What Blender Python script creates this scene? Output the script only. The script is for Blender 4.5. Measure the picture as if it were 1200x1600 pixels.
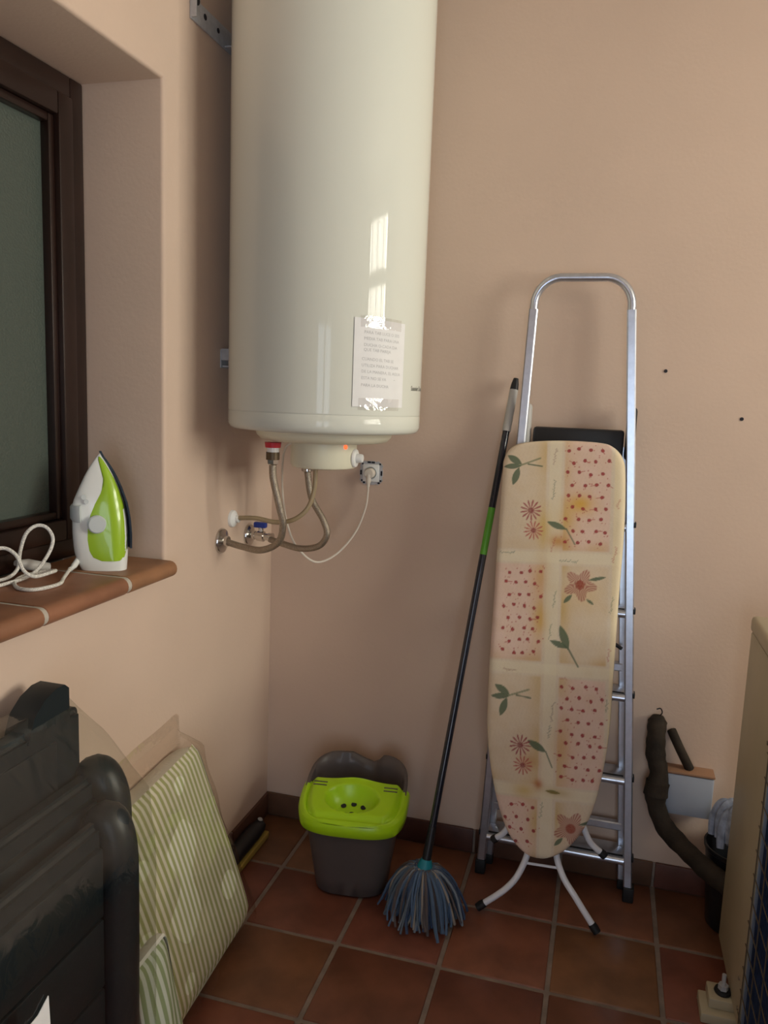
import bpy, bmesh, math, random
import numpy as np
from mathutils import Vector, Matrix, noise
random.seed(7); rng = np.random.default_rng(7)
for o in list(bpy.data.objects): bpy.data.objects.remove(o)
scene = bpy.context.scene
COL = scene.collection
PI = math.pi

# ------------------------------------------------------------------ camera
YAW, PITCH, ROLL, CAM_H, FPX = 0.271032, 0.14555, 0.037904, 1.58, 1237.8
_cy, _sy = math.cos(YAW), math.sin(YAW)
fwd = Vector((-_sy*math.cos(PITCH), _cy*math.cos(PITCH), -math.sin(PITCH)))
rt0 = Vector((_cy, _sy, 0)); up0 = rt0.cross(fwd)
rt = rt0*math.cos(ROLL) + up0*math.sin(ROLL); upv = -rt0*math.sin(ROLL) + up0*math.cos(ROLL)
cd = bpy.data.cameras.new('camera'); cam = bpy.data.objects.new('camera', cd); COL.objects.link(cam)
cam.matrix_world = Matrix(((rt.x, upv.x, -fwd.x, 0), (rt.y, upv.y, -fwd.y, 0), (rt.z, upv.z, -fwd.z, CAM_H), (0, 0, 0, 1)))
cd.sensor_fit = 'HORIZONTAL'; cd.sensor_width = 36; cd.lens = 36*FPX/1200
cd.clip_start = 0.02; cd.clip_end = 100
scene.camera = cam

# ------------------------------------------------------------------ world, daylight at the openings, exposure
w = bpy.data.worlds.new('world'); scene.world = w; w.use_nodes = True
bg = w.node_tree.nodes['Background']; bg.inputs[0].default_value = (0.75, 0.85, 1.0, 1); bg.inputs[1].default_value = 0.6
def area(name, loc, target, sx, sy, power, col):
    l = bpy.data.lights.new(name, 'AREA'); l.shape = 'RECTANGLE'; l.size = sx; l.size_y = sy; l.energy = power; l.color = col
    o = bpy.data.objects.new(name, l); COL.objects.link(o); o.location = loc
    o.rotation_euler = (Vector(target)-Vector(loc)).to_track_quat('-Z', 'Z').to_euler()
    return o
# daylight coming in through the barred window of the right wall and the glazed door behind the camera
area('daylight_window', (2.78, 1.30, 2.15), (0.0, 1.30, 2.15), 1.26, 1.38, 188, (1.0, 0.955, 0.81))
area('daylight_door', (0.45, -1.74, 1.15), (0.45, 0.0, 1.15), 1.10, 1.90, 25, (0.72, 0.85, 1.0))
scene.view_settings.view_transform = 'Standard'; scene.view_settings.look = 'None'
scene.view_settings.exposure = 0.0; scene.view_settings.gamma = 1.0; scene.view_settings.use_curve_mapping = False

# ------------------------------------------------------------------ materials
def lin(c):
    return tuple(((v/255)/12.92 if v/255 <= 0.04045 else ((v/255+0.055)/1.055)**2.4) for v in c)
MATS = {}
def mat(name, col, rough=0.5, metal=0.0, var=0.0, vscale=8.0, bump=0.0, bscale=60.0, coat=0.0, trans=0.0, ior=1.45, emit=None, estr=0.0, objrand=0.0, sheen=0.0, col2=None):
    """plain procedural material: colour with noise mottling, optional fine noise bump"""
    m = bpy.data.materials.new(name); m.use_nodes = True; MATS[name] = m
    nt = m.node_tree; N = nt.nodes; L = nt.links; b = N['Principled BSDF']
    b.inputs['Base Color'].default_value = (*col, 1); b.inputs['Roughness'].default_value = rough
    b.inputs['Metallic'].default_value = metal; b.inputs['Coat Weight'].default_value = coat
    b.inputs['Transmission Weight'].default_value = trans; b.inputs['IOR'].default_value = ior
    b.inputs['Sheen Weight'].default_value = sheen
    if emit: b.inputs['Emission Color'].default_value = (*emit, 1); b.inputs['Emission Strength'].default_value = estr
    tc = N.new('ShaderNodeTexCoord')
    if var > 0 or col2:
        nz = N.new('ShaderNodeTexNoise'); nz.inputs['Scale'].default_value = vscale; nz.inputs['Detail'].default_value = 5
        L.new(tc.outputs['Object'], nz.inputs['Vector'])
        mx = N.new('ShaderNodeMix'); mx.data_type = 'RGBA'
        c2 = col2 if col2 else tuple(c*(1-var) for c in col); c1 = col if col2 else tuple(min(1, c*(1+var)) for c in col)
        mx.inputs['A'].default_value = (*c1, 1); mx.inputs['B'].default_value = (*c2, 1)
        rp = N.new('ShaderNodeMapRange'); rp.inputs['From Min'].default_value = 0.3; rp.inputs['From Max'].default_value = 0.7
        L.new(nz.outputs['Fac'], rp.inputs['Value']); L.new(rp.outputs['Result'], mx.inputs['Factor'])
        out = mx.outputs['Result']
        if objrand > 0:
            oi = N.new('ShaderNodeObjectInfo'); mr = N.new('ShaderNodeMapRange')
            mr.inputs['To Min'].default_value = 1-objrand; mr.inputs['To Max'].default_value = 1+objrand
            L.new(oi.outputs['Random'], mr.inputs['Value'])
            hs = N.new('ShaderNodeHueSaturation'); L.new(mr.outputs['Result'], hs.inputs['Value']); L.new(out, hs.inputs['Color'])
            mh = N.new('ShaderNodeMapRange'); mh.inputs['To Min'].default_value = 0.485; mh.inputs['To Max'].default_value = 0.515
            wn = N.new('ShaderNodeTexWhiteNoise'); wn.noise_dimensions = '1D'; L.new(oi.outputs['Random'], wn.inputs['W'])
            L.new(wn.outputs['Value'], mh.inputs['Value']); L.new(mh.outputs['Result'], hs.inputs['Hue'])
            out = hs.outputs['Color']
        L.new(out, b.inputs['Base Color'])
    if bump > 0:
        nb = N.new('ShaderNodeTexNoise'); nb.inputs['Scale'].default_value = bscale; nb.inputs['Detail'].default_value = 4
        L.new(tc.outputs['Object'], nb.inputs['Vector'])
        bp = N.new('ShaderNodeBump'); bp.inputs['Strength'].default_value = bump; bp.inputs['Distance'].default_value = 0.004
        L.new(nb.outputs['Fac'], bp.inputs['Height']); L.new(bp.outputs['Normal'], b.inputs['Normal'])
    return m
def film_mat(name, tint, base, edge, rough=0.06, bmp=0.3):
    m = bpy.data.materials.new(name); m.use_nodes = True; MATS[name] = m
    nt = m.node_tree; N = nt.nodes; L = nt.links; N.remove(N['Principled BSDF'])
    tr = N.new('ShaderNodeBsdfTransparent'); tr.inputs[0].default_value = (*tint, 1)
    gl = N.new('ShaderNodeBsdfGlossy'); gl.inputs['Roughness'].default_value = rough; gl.inputs['Color'].default_value = (0.9, 0.9, 0.9, 1)
    lw = N.new('ShaderNodeLayerWeight'); lw.inputs['Blend'].default_value = 0.35
    mr = N.new('ShaderNodeMapRange'); mr.inputs['To Min'].default_value = base; mr.inputs['To Max'].default_value = edge
    L.new(lw.outputs['Facing'], mr.inputs['Value'])
    tc = N.new('ShaderNodeTexCoord'); nz = N.new('ShaderNodeTexNoise'); nz.inputs['Scale'].default_value = 14; nz.inputs['Detail'].default_value = 3
    nz.inputs['Distortion'].default_value = 1.5
    bp = N.new('ShaderNodeBump'); bp.inputs['Strength'].default_value = bmp; bp.inputs['Distance'].default_value = 0.02
    L.new(tc.outputs['Object'], nz.inputs['Vector']); L.new(nz.outputs['Fac'], bp.inputs['Height']); L.new(bp.outputs['Normal'], gl.inputs['Normal'])
    ms = N.new('ShaderNodeMixShader'); L.new(mr.outputs['Result'], ms.inputs[0]); L.new(tr.outputs[0], ms.inputs[1]); L.new(gl.outputs[0], ms.inputs[2])
    L.new(ms.outputs[0], N['Material Output'].inputs[0])
    return m
mat('plaster', (0.67, 0.515, 0.415), 0.85, var=0.04, vscale=2.2, bump=0.12, bscale=90)
mat('ceiling_paint', (0.75, 0.68, 0.6), 0.9, var=0.03)
mat('terracotta', (0.190, 0.074, 0.040), 0.42, var=0.30, vscale=7, bump=0.15, bscale=25, objrand=0.22)
mat('skirting_clay', (0.11, 0.05, 0.032), 0.5, var=0.25, vscale=9, objrand=0.15)
mat('sill_clay', (0.31, 0.155, 0.078), 0.5, var=0.22, vscale=9, bump=0.1, bscale=30, objrand=0.12)
mat('grout', (0.23, 0.185, 0.155), 0.9, var=0.2, vscale=20, bump=0.3, bscale=120)
mat('sill_grout', (0.5, 0.46, 0.40), 0.9, var=0.15, vscale=30)
mat('dark_wood', (0.018, 0.008, 0.006), 0.34, var=0.3, vscale=5, coat=0.2)
mat('dark_backing', (0.17, 0.19, 0.17), 0.6, var=0.1)
mat('enamel', (0.72, 0.745, 0.68), 0.045).node_tree.nodes['Principled BSDF'].inputs['Specular IOR Level'].default_value = 0.3
mat('cream_plastic', (0.80, 0.78, 0.62), 0.35)
mat('white_plastic', (0.82, 0.83, 0.82), 0.35)
mat('paper', (0.84, 0.85, 0.86), 0.8, var=0.02, vscale=30)
mat('ink', (0.56, 0.57, 0.58), 0.8)
mat('black_ink', (0.02, 0.025, 0.02), 0.6)
mat('galvanised', (0.52, 0.54, 0.58), 0.4, 0.25, var=0.15, vscale=40)
mat('aluminium', (0.60, 0.64, 0.72), 0.30, 0.9, var=0.06, vscale=60)
mat('chrome', (0.62, 0.60, 0.57), 0.2, 1.0)
mat('braid', (0.36, 0.31, 0.25), 0.4, 0.8, var=0.35, vscale=420, bump=0.5, bscale=420)
mat('brass_brown', (0.12, 0.085, 0.05), 0.45, 0.5)
mat('red_plastic', (0.55, 0.03, 0.05), 0.4)
mat('blue_plastic', (0.02, 0.05, 0.33), 0.35)
mat('lamp_red', (0.9, 0.08, 0.03), 0.3, emit=(1, 0.08, 0.02), estr=2.5)
mat('tube_plastic', (0.42, 0.33, 0.20), 0.3, trans=0.15)
mat('cord_white', (0.72, 0.66, 0.58), 0.5)
mat('cord_braid', (0.74, 0.73, 0.69), 0.7, var=0.35, vscale=330, bump=0.4, bscale=330)
mat('black_plastic', (0.012, 0.013, 0.016), 0.4)
mat('black_rubber', (0.010, 0.010, 0.011), 0.6)
mat('dark_slot', (0.02, 0.02, 0.03), 0.8)
mat('chair_plastic', (0.010, 0.017, 0.021), 0.42, bump=0.05, bscale=200)
mat('lime_plastic', (0.42, 0.72, 0.012), 0.3)
mat('bucket_grey', (0.100, 0.084, 0.080), 0.38, var=0.06)
mat('teal_plastic', (0.01, 0.22, 0.28), 0.4)
mat('handle_black', (0.010, 0.012, 0.022), 0.25, coat=0.4)
mat('handle_green', (0.10, 0.34, 0.03), 0.3)
mat('grip_grey', (0.45, 0.44, 0.42), 0.5)
mat('leg_white', (0.78, 0.80, 0.86), 0.3, coat=0.3)
mat('cover_edge', (0.58, 0.52, 0.42), 0.85)
mat('iron_white', (0.82, 0.85, 0.84), 0.25, coat=0.3)
mat('iron_green', (0.34, 0.56, 0.03), 0.25, coat=0.4)
mat('iron_grey', (0.55, 0.60, 0.62), 0.35)
mat('soleplate', (0.03, 0.05, 0.08), 0.25, 0.6)
mat('unit_cream', (0.45, 0.40, 0.28), 0.45, var=0.05)
mat('coil_blue', (0.045, 0.085, 0.20), 0.35, 0.3, var=0.3, vscale=30)
mat('coil_edge', (0.30, 0.42, 0.62), 0.4, 0.3)
mat('wire', (0.20, 0.17, 0.13), 0.4, 0.6)
mat('lagging', (0.026, 0.018, 0.011), 0.8, var=0.4, vscale=18, bump=0.9, bscale=45)
mat('box_white_shaded', (0.42, 0.47, 0.56), 0.5)  # white box; the shade on it is put into this bluish grey
mat('box_lid', (0.36, 0.20, 0.12), 0.6)
mat('bristle_yellow', (0.45, 0.33, 0.07), 0.8)
mat('pad_edge', (0.72, 0.73, 0.66), 0.8)
mat('wash_cloth', (0.28, 0.34, 0.47), 0.9, var=0.35, vscale=40, bump=0.6, bscale=60)
mat('door_paint', (0.5, 0.48, 0.44), 0.5)
film_mat('film_chairs', (0.93, 0.94, 0.92), 0.02, 0.22, 0.10, 0.15)
film_mat('film_bag', (0.95, 0.93, 0.90), 0.025, 0.35, 0.10, 0.15)
film_mat('film_tape', (0.97, 0.97, 0.97), 0.10, 0.4, 0.03)
def glass_mat():
    m = mat('window_glass', (0.12, 0.15, 0.13), 0.28, trans=0.35)
    nt = m.node_tree; N = nt.nodes; L = nt.links; b = N['Principled BSDF']
    tc = N.new('ShaderNodeTexCoord'); v = N.new('ShaderNodeTexVoronoi'); v.inputs['Scale'].default_value = 160
    bp = N.new('ShaderNodeBump'); bp.inputs['Strength'].default_value = 0.6; bp.inputs['Distance'].default_value = 0.002
    L.new(tc.outputs['Object'], v.inputs['Vector']); L.new(v.outputs['Distance'], bp.inputs['Height']); L.new(bp.outputs['Normal'], b.inputs['Normal'])
glass_mat()
mat('clear_glass', (1, 1, 1), 0.0, trans=1.0)
def attr_mat(name, rough):
    m = bpy.data.materials.new(name); m.use_nodes = True; MATS[name] = m
    nt = m.node_tree; a = nt.nodes.new('ShaderNodeAttribute'); a.attribute_name = 'print'
    b = nt.nodes['Principled BSDF']; b.inputs['Roughness'].default_value = rough
    nt.links.new(a.outputs['Color'], b.inputs['Base Color'])
    tc = nt.nodes.new('ShaderNodeTexCoord'); nz = nt.nodes.new('ShaderNodeTexNoise'); nz.inputs['Scale'].default_value = 350
    bp = nt.nodes.new('ShaderNodeBump'); bp.inputs['Strength'].default_value = 0.2; bp.inputs['Distance'].default_value = 0.002
    nt.links.new(tc.outputs['Object'], nz.inputs['Vector']); nt.links.new(nz.outputs['Fac'], bp.inputs['Height']); nt.links.new(bp.outputs['Normal'], b.inputs['Normal'])
attr_mat('printed_cotton', 0.85); attr_mat('striped_canvas', 0.85); attr_mat('mop_yarn', 0.9)

# ------------------------------------------------------------------ mesh helpers (all in world coordinates)
WL = {}
def link(o, parent):
    COL.objects.link(o)
    if parent is not None: o.parent = parent
def obj(name, vf, m, parent=None, smooth=True, sharp=38, colors=None):
    v, f = vf
    off = WL.get(parent.name, Vector((0, 0, 0))) if parent is not None else Vector((0, 0, 0))
    a = np.asarray([tuple(p) for p in v], dtype=float)
    if parent is None:     # own origin at the middle of its base
        off = Vector(((a[:, 0].min()+a[:, 0].max())/2, (a[:, 1].min()+a[:, 1].max())/2, a[:, 2].min()))
    me = bpy.data.meshes.new(name); me.from_pydata([tuple(p) for p in a-np.array(off)], [], f)
    me.materials.append(MATS[m])
    if smooth:
        me.polygons.foreach_set('use_smooth', [True]*len(me.polygons)); me.set_sharp_from_angle(angle=math.radians(sharp))
    if colors is not None:
        ca = me.color_attributes.new('print', 'FLOAT_COLOR', 'POINT'); ca.data.foreach_set('color', np.asarray(colors, dtype=np.float32).ravel())
    me.update(); o = bpy.data.objects.new(name, me); link(o, parent)
    if parent is None: o.location = off
    WL[o.name] = off
    return o
def tag(o, label, cat, group=None, kind=None):
    if label: o['label'] = label
    if cat: o['category'] = cat
    if group: o['group'] = group
    if kind: o['kind'] = kind
    return o
def thing(name, label, cat, loc, group=None):
    o = bpy.data.objects.new(name, None); o.empty_display_size = 0.05; COL.objects.link(o); o.location = loc; WL[o.name] = Vector(loc)
    return tag(o, label, cat, group)
def setting(name, loc):
    o = bpy.data.objects.new(name, None); o.empty_display_size = 0.05; COL.objects.link(o); o.location = loc; WL[o.name] = Vector(loc); o['kind'] = 'structure'
    return o
def struct(name, vf, m, parent=None, **k):
    o = obj(name, vf, m, parent, **k)
    if parent is None: o['kind'] = 'structure'
    return o
def join(*parts):
    V = []; F = []
    for v, f in parts:
        n = len(V); V += [tuple(p) for p in v]; F += [tuple(i+n for i in q) for q in f]
    return V, F
def bm_out(bm):
    bm.verts.ensure_lookup_table()
    r = ([tuple(v.co) for v in bm.verts], [tuple(v.index for v in f.verts) for f in bm.faces]); bm.free(); return r
def box(x0, x1, y0, y1, z0, z1, bev=0.0, seg=2):
    bm = bmesh.new(); bmesh.ops.create_cube(bm, size=1)
    for v in bm.verts: v.co = Vector(((x0+x1)/2+v.co.x*(x1-x0), (y0+y1)/2+v.co.y*(y1-y0), (z0+z1)/2+v.co.z*(z1-z0)))
    if bev > 0: bmesh.ops.bevel(bm, geom=bm.edges[:], offset=bev, segments=seg, affect='EDGES', profile=0.5)
    bm.verts.index_update(); return bm_out(bm)
def xf(vf, M):
    return [tuple(M @ Vector(p)) for p in vf[0]], vf[1]
def frame_of(d):
    d = Vector(d).normalized(); a = Vector((0, 0, 1)) if abs(d.z) < 0.9 else Vector((0, 1, 0))
    u = d.cross(a).normalized(); return u, d.cross(u), d
def smooth_path(pts, n=8, closed=False):
    P = [Vector(p) for p in pts]; out = []
    m = len(P); rngs = range(m) if closed else range(m-1)
    for i in rngs:
        if closed: p0, p1, p2, p3 = P[i-1], P[i], P[(i+1) % m], P[(i+2) % m]
        else:
            p1, p2 = P[i], P[i+1]; p0 = P[i-1] if i > 0 else p1*2-p2; p3 = P[i+2] if i+2 < m else p2*2-p1
        for k in range(n):
            t = k/n
            out.append(0.5*((2*p1)+(p2-p0)*t+(2*p0-5*p1+4*p2-p3)*t*t+(3*p1-p0-3*p2+p3)*t*t*t))
    if not closed: out.append(P[-1])
    return out
def tube(pts, r, seg=10, caps=True, closed=False, prof=None):
    """sweep a circle (or profile list of (a,b)) along a path; r may be a list"""
    P = [Vector(p) for p in pts]; m = len(P); V = []; F = []
    T = []
    for i in range(m):
        if closed: t = P[(i+1) % m]-P[i-1]
        else: t = P[min(i+1, m-1)]-P[max(i-1, 0)]
        T.append(t.normalized())
    u, v, _ = frame_of(T[0])
    pr = prof if prof else [(math.cos(2*PI*k/seg), math.sin(2*PI*k/seg)) for k in range(seg)]
    s = len(pr)
    for i in range(m):
        if i > 0:
            ax = T[i-1].cross(T[i]); 
            if ax.length > 1e-7:
                q = Matrix.Rotation(T[i-1].angle(T[i]), 3, ax.normalized()); u = q @ u
            u = (u-T[i]*u.dot(T[i])).normalized()
        v = T[i].cross(u); rr = r[i] if isinstance(r, (list, tuple)) else r
        for a, b in pr: V.append(P[i]+u*a*rr+v*b*rr)
    for i in range(m if closed else m-1):
        j = (i+1) % m
        for k in range(s): F.append((i*s+k, i*s+(k+1) % s, j*s+(k+1) % s, j*s+k))
    if caps and not closed:
        F.append(tuple(range(s-1, -1, -1))); F.append(tuple((m-1)*s+k for k in range(s)))
    return V, F
def lathe(prof, origin, axis=(0, 0, 1), seg=32, caps=True):
    """profile of (radius, height along axis)"""
    u, v, d = frame_of(axis); O = Vector(origin); V = []; F = []
    for r, h in prof:
        for k in range(seg):
            a = 2*PI*k/seg; V.append(O+d*h+u*(r*math.cos(a))+v*(r*math.sin(a)))
    n = len(prof)
    for i in range(n-1):
        for k in range(seg): F.append((i*seg+k, i*seg+(k+1) % seg, (i+1)*seg+(k+1) % seg, (i+1)*seg+k))
    if caps:
        F.append(tuple(range(seg-1, -1, -1))); F.append(tuple((n-1)*seg+k for k in range(seg)))
    return V, F
def loft(rings, cap0=True, cap1=True, closed=True):
    s = len(rings[0]); V = [p for r in rings for p in r]; F = []
    for i in range(len(rings)-1):
        for k in range(s if closed else s-1): F.append((i*s+k, i*s+(k+1) % s, (i+1)*s+(k+1) % s, (i+1)*s+k))
    if cap0: F.append(tuple(range(s-1, -1, -1)))
    if cap1: F.append(tuple((len(rings)-1)*s+k for k in range(s)))
    return V, F
def grid(fn, nu, nv):
    V = [fn(i/nu, j/nv) for j in range(nv+1) for i in range(nu+1)]
    F = [(j*(nu+1)+i, j*(nu+1)+i+1, (j+1)*(nu+1)+i+1, (j+1)*(nu+1)+i) for j in range(nv) for i in range(nu)]
    return V, F
def prism(poly, ax, lo, hi):
    """polygon in the two other axes, extruded along axis ax (0,1,2)"""
    def p(a, b, c): return {0: (c, a, b), 1: (a, c, b), 2: (a, b, c)}[ax]
    n = len(poly); V = [p(a, b, lo) for a, b in poly]+[p(a, b, hi) for a, b in poly]
    F = [tuple(range(n-1, -1, -1)), tuple(range(n, 2*n))]+[(i, (i+1) % n, n+(i+1) % n, n+i) for i in range(n)]
    return V, F
def interp(x, xs, ys): return float(np.interp(x, xs, ys))

# ------------------------------------------------------------------ the room
XL, XR, YB, YF, ZC = -1.14, 2.60, 2.60, -1.60, 3.00
T_ = 0.29972; GX, GY = -0.94623, 2.2975          # tile joints of the floor
floor = struct('floor', box(XL-0.4, XR+0.2, YF-0.2, YB+0.2, -0.10, -0.0035), 'grout', smooth=False)
_tile_cache = {}
def tile_mesh(sx, sy):
    key = (round(sx, 4), round(sy, 4))
    if key not in _tile_cache:
        v, f = box(-sx/2, sx/2, -sy/2, sy/2, -0.012, 0.0, 0.004, 2)
        me = bpy.data.meshes.new('floor_tile'); me.from_pydata(v, [], f); me.materials.append(MATS['terracotta'])
        me.polygons.foreach_set('use_smooth', [True]*len(me.polygons)); me.set_sharp_from_angle(angle=math.radians(50)); _tile_cache[key] = me
    return _tile_cache[key]
G = 0.0065
for i in range(-2, 13):
    for j in range(-2, 15):
        x0, x1 = max(GX+i*T_+G, XL+0.0005), min(GX+(i+1)*T_-G, XR-0.0005)
        y0, y1 = max(GY-(j+1)*T_+G, YF+0.0005), min(GY-j*T_-G, YB-0.0005)
        if x1-x0 < 0.02 or y1-y0 < 0.02: continue
        o = bpy.data.objects.new('floor_tile', tile_mesh(x1-x0, y1-y0)); link(o, floor)
        o.location = Vector(((x0+x1)/2, (y0+y1)/2, random.uniform(-0.0006, 0.0006)))-floor.location

def wall_with_hole(a0, a1, z0, z1, ha0, ha1, hz0, hz1, inner, outer, ax, bev=0.012):
    """wall slab normal to axis ax (0 or 1) with one rectangular opening whose room-side edge is rounded"""
    bm = bmesh.new()
    def p(a, z, d): return (d, a, z) if ax == 0 else (a, d, z)
    O = [(a0, z0), (a1, z0), (a1, z1), (a0, z1)]; Hh = [(ha0, hz0), (ha1, hz0), (ha1, hz1), (ha0, hz1)]
    vo = [bm.verts.new(p(*q, inner)) for q in O]; vh = [bm.verts.new(p(*q, inner)) for q in Hh]
    wo = [bm.verts.new(p(*q, outer)) for q in O]; wh = [bm.verts.new(p(*q, outer)) for q in Hh]
    for k in range(4):
        l = (k+1) % 4
        bm.faces.new((vo[k], vo[l], vh[l], vh[k])); bm.faces.new((wo[l], wo[k], wh[k], wh[l]))
        bm.faces.new((vh[k], vh[l], wh[l], wh[k])); bm.faces.new((vo[l], vo[k], wo[k], wo[l]))
    bmesh.ops.recalc_face_normals(bm, faces=bm.faces[:])
    es = [e for e in bm.edges if e.verts[0] in vh and e.verts[1] in vh]
    bmesh.ops.bevel(bm, geom=es, offset=bev, segments=3, affect='EDGES', profile=0.5)
    bm.verts.index_update(); return bm_out(bm)
WY0, WY1, WZ0, WZ1 = 0.62, 1.886, 1.085, 2.348      # opening of the left window
struct('wall_left', wall_with_hole(YF-0.1, YB+0.1, -0.02, ZC, WY0, WY1, WZ0, WZ1, XL, XL-0.34, 0), 'plaster', sharp=50)
struct('wall_back', box(XL-0.1, XR+0.1, YB, YB+0.15, -0.02, ZC), 'plaster', smooth=False)
struct('wall_right', wall_with_hole(YF-0.1, YB+0.1, -0.02, ZC, 0.58, 2.02, 1.50, 2.80, XR, XR+0.12, 0), 'plaster', sharp=50)
struct('wall_front', wall_with_hole(XL-0.1, XR+0.1, -0.02, ZC, -0.15, 1.05, 0.02, 2.15, YF, YF-0.12, 1), 'plaster', sharp=50)
struct('ceiling', box(XL-0.3, XR+0.2, YF-0.2, YB+0.2, ZC, ZC+0.1), 'ceiling_paint', smooth=False)

# skirting tiles along the left and back walls
def skirting(name, ax, lo, hi, fixed, sgn, start):
    if ax == 1: b = box(fixed, fixed+sgn*0.006, lo, hi, 0.0005, 0.084)
    else: b = box(lo, hi, fixed-0.006, fixed, 0.0005, 0.084)
    base = struct(name, b, 'grout', smooth=False)
    k = start
    while k > lo: k -= T_
    while k < hi:
        a0, a1 = max(k+0.004, lo+0.0005), min(k+T_-0.004, hi-0.0005)
        if a1-a0 > 0.02:
            vf = box(fixed+0.001, fixed+0.012, a0, a1, 0.001, 0.087, 0.003) if ax == 1 else box(a0, a1, fixed-0.012, fixed-0.001, 0.001, 0.087, 0.003)
            obj('skirting_tile', vf, 'skirting_clay', base)
        k += T_
    return base
skirting('baseboard_left', 1, YF, YB-0.0125, XL, 1, GY)
skirting('baseboard_back', 0, XL, XR, YB, -1, GX)

# clay sill tiles of the left window
SILL_Z = 1.116
def sill_prof(r, x_in, dz):
    prof = [(-1.374+x_in, 1.0865), (-1.374+x_in, SILL_Z-dz), (-1.130, SILL_Z-dz)]
    for k in range(9):
        a = PI/2-PI*k/8*0.98; prof.append((-1.118+r*math.cos(a), SILL_Z-0.0215+r*math.sin(a)))
    return prof+[(-1.1390, 1.0760), (-1.1390, 1.0865)]
sill = struct('trim_1', prism(sill_prof(0.0198, 0.001, 0.0017), 1, WY0+0.001, 1.872), 'sill_grout')
def sill_tile(y0, y1):
    prof = [(-1.372, 1.112), (-1.372, SILL_Z), (-1.130, SILL_Z)]
    for k in range(9):
        a = PI/2-PI*k/8*0.98; prof.append((-1.118+0.0215*math.cos(a), SILL_Z-0.0215+0.0215*math.sin(a)))
    prof += [(-1.1385, 1.074), (-1.1385, 1.112)]
    bm = bmesh.new(); v, f = prism([(a, b) for a, b in prof], 1, y0, y1)
    vs = [bm.verts.new(p) for p in v]
    for q in f: bm.faces.new([vs[i] for i in q])
    bmesh.ops.recalc_face_normals(bm, faces=bm.faces[:])
    es = [e for e in bm.edges if abs(e.verts[0].co.y-e.verts[1].co.y) < 1e-6]
    bmesh.ops.bevel(bm, geom=es, offset=0.003, segments=1, affect='EDGES'); bm.verts.index_update()
    return obj('sill_tile', bm_out(bm), 'sill_clay', sill)
for a, b in ((0.625, 0.755), (0.765, 1.053), (1.063, 1.351), (1.361, 1.652), (1.664, 1.878)): sill_tile(a, b)

# left window: dark wooden frame and sash, hammered glass, plain dark backing added behind to keep it dim
win = setting('window_1', (-1.40, 1.25, SILL_Z))
def rect_frame(name, y0, y1, z0, z1, wd, x0, x1, m, par, bev=0.004):
    for (a, b, c, d) in ((y0, y0+wd, z0, z1), (y1-wd, y1, z0, z1), (y0+wd, y1-wd, z1-wd, z1), (y0+wd, y1-wd, z0, z0+wd)):
        obj(name, box(x0, x1, a, b, c, d, bev), m, par)
rect_frame('frame_bar', WY0+0.002, WY1-0.002, SILL_Z+0.001, WZ1-0.002, 0.050, -1.43, -1.376, 'dark_wood', win)
rect_frame('sash_bar', WY0+0.054, WY1-0.054, SILL_Z+0.052, WZ1-0.054, 0.056, -1.425, -1.366, 'dark_wood', win, 0.006)
rect_frame('glazing_bead', WY0+0.110, WY1-0.110, SILL_Z+0.108, WZ1-0.110, 0.022, -1.416, -1.380, 'dark_wood', win, 0.005)
obj('pane', box(-1.410, -1.404, WY0+0.115, WY1-0.115, SILL_Z+0.113, WZ1-0.115), 'window_glass', win, smooth=False)
backing = obj('dark_backing', box(-1.475, -1.465, WY0+0.005, WY1-0.005, WZ0, WZ1-0.005), 'dark_backing', win, smooth=False)

# barred window in the right wall and glazed door behind the camera (both let the daylight in)
w2 = setting('window_2', (XR+0.06, 1.30, 1.50))
for (a, b, c, d) in ((0.581, 0.63, 1.501, 2.799), (1.97, 2.019, 1.501, 2.799), (0.63, 1.97, 1.501, 1.55), (0.63, 1.97, 2.75, 2.799)):
    obj('frame_bar', box(XR+0.03, XR+0.09, a, b, c, d, 0.004), 'dark_wood', w2)
for z in (1.93, 2.36): obj('rail', box(XR+0.035, XR+0.085, 0.63, 1.97, z-0.055, z+0.055, 0.004), 'dark_wood', w2)
for k in range(8): obj('bar', tube([(XR+0.06, 0.78+k*0.149, 1.54), (XR+0.06, 0.78+k*0.149, 2.76)], 0.030 if k % 3 else 0.050, 8), 'dark_wood', w2)
dr = setting('door_1', (0.45, YF-0.06, 0.02))
for (a, b, c, d) in ((-0.148, -0.08, 0.022, 2.148), (0.98, 1.048, 0.022, 2.148), (0.40, 0.50, 0.022, 2.148), (-0.08, 0.40, 0.022, 0.30), (0.50, 0.98, 0.022, 0.30), (-0.08, 0.40, 2.07, 2.148), (0.50, 0.98, 2.07, 2.148), (-0.08, 0.40, 1.10, 1.17), (0.50, 0.98, 1.10, 1.17)):
    obj('door_panel', box(a, b, YF-0.085, YF-0.04, c, d, 0.004), 'door_paint', dr)
obj('handle', tube([(0.45, YF-0.04, 1.02), (0.45, YF+0.01, 1.02), (0.56, YF+0.01, 1.02)], 0.009), 'chrome', dr)

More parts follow.
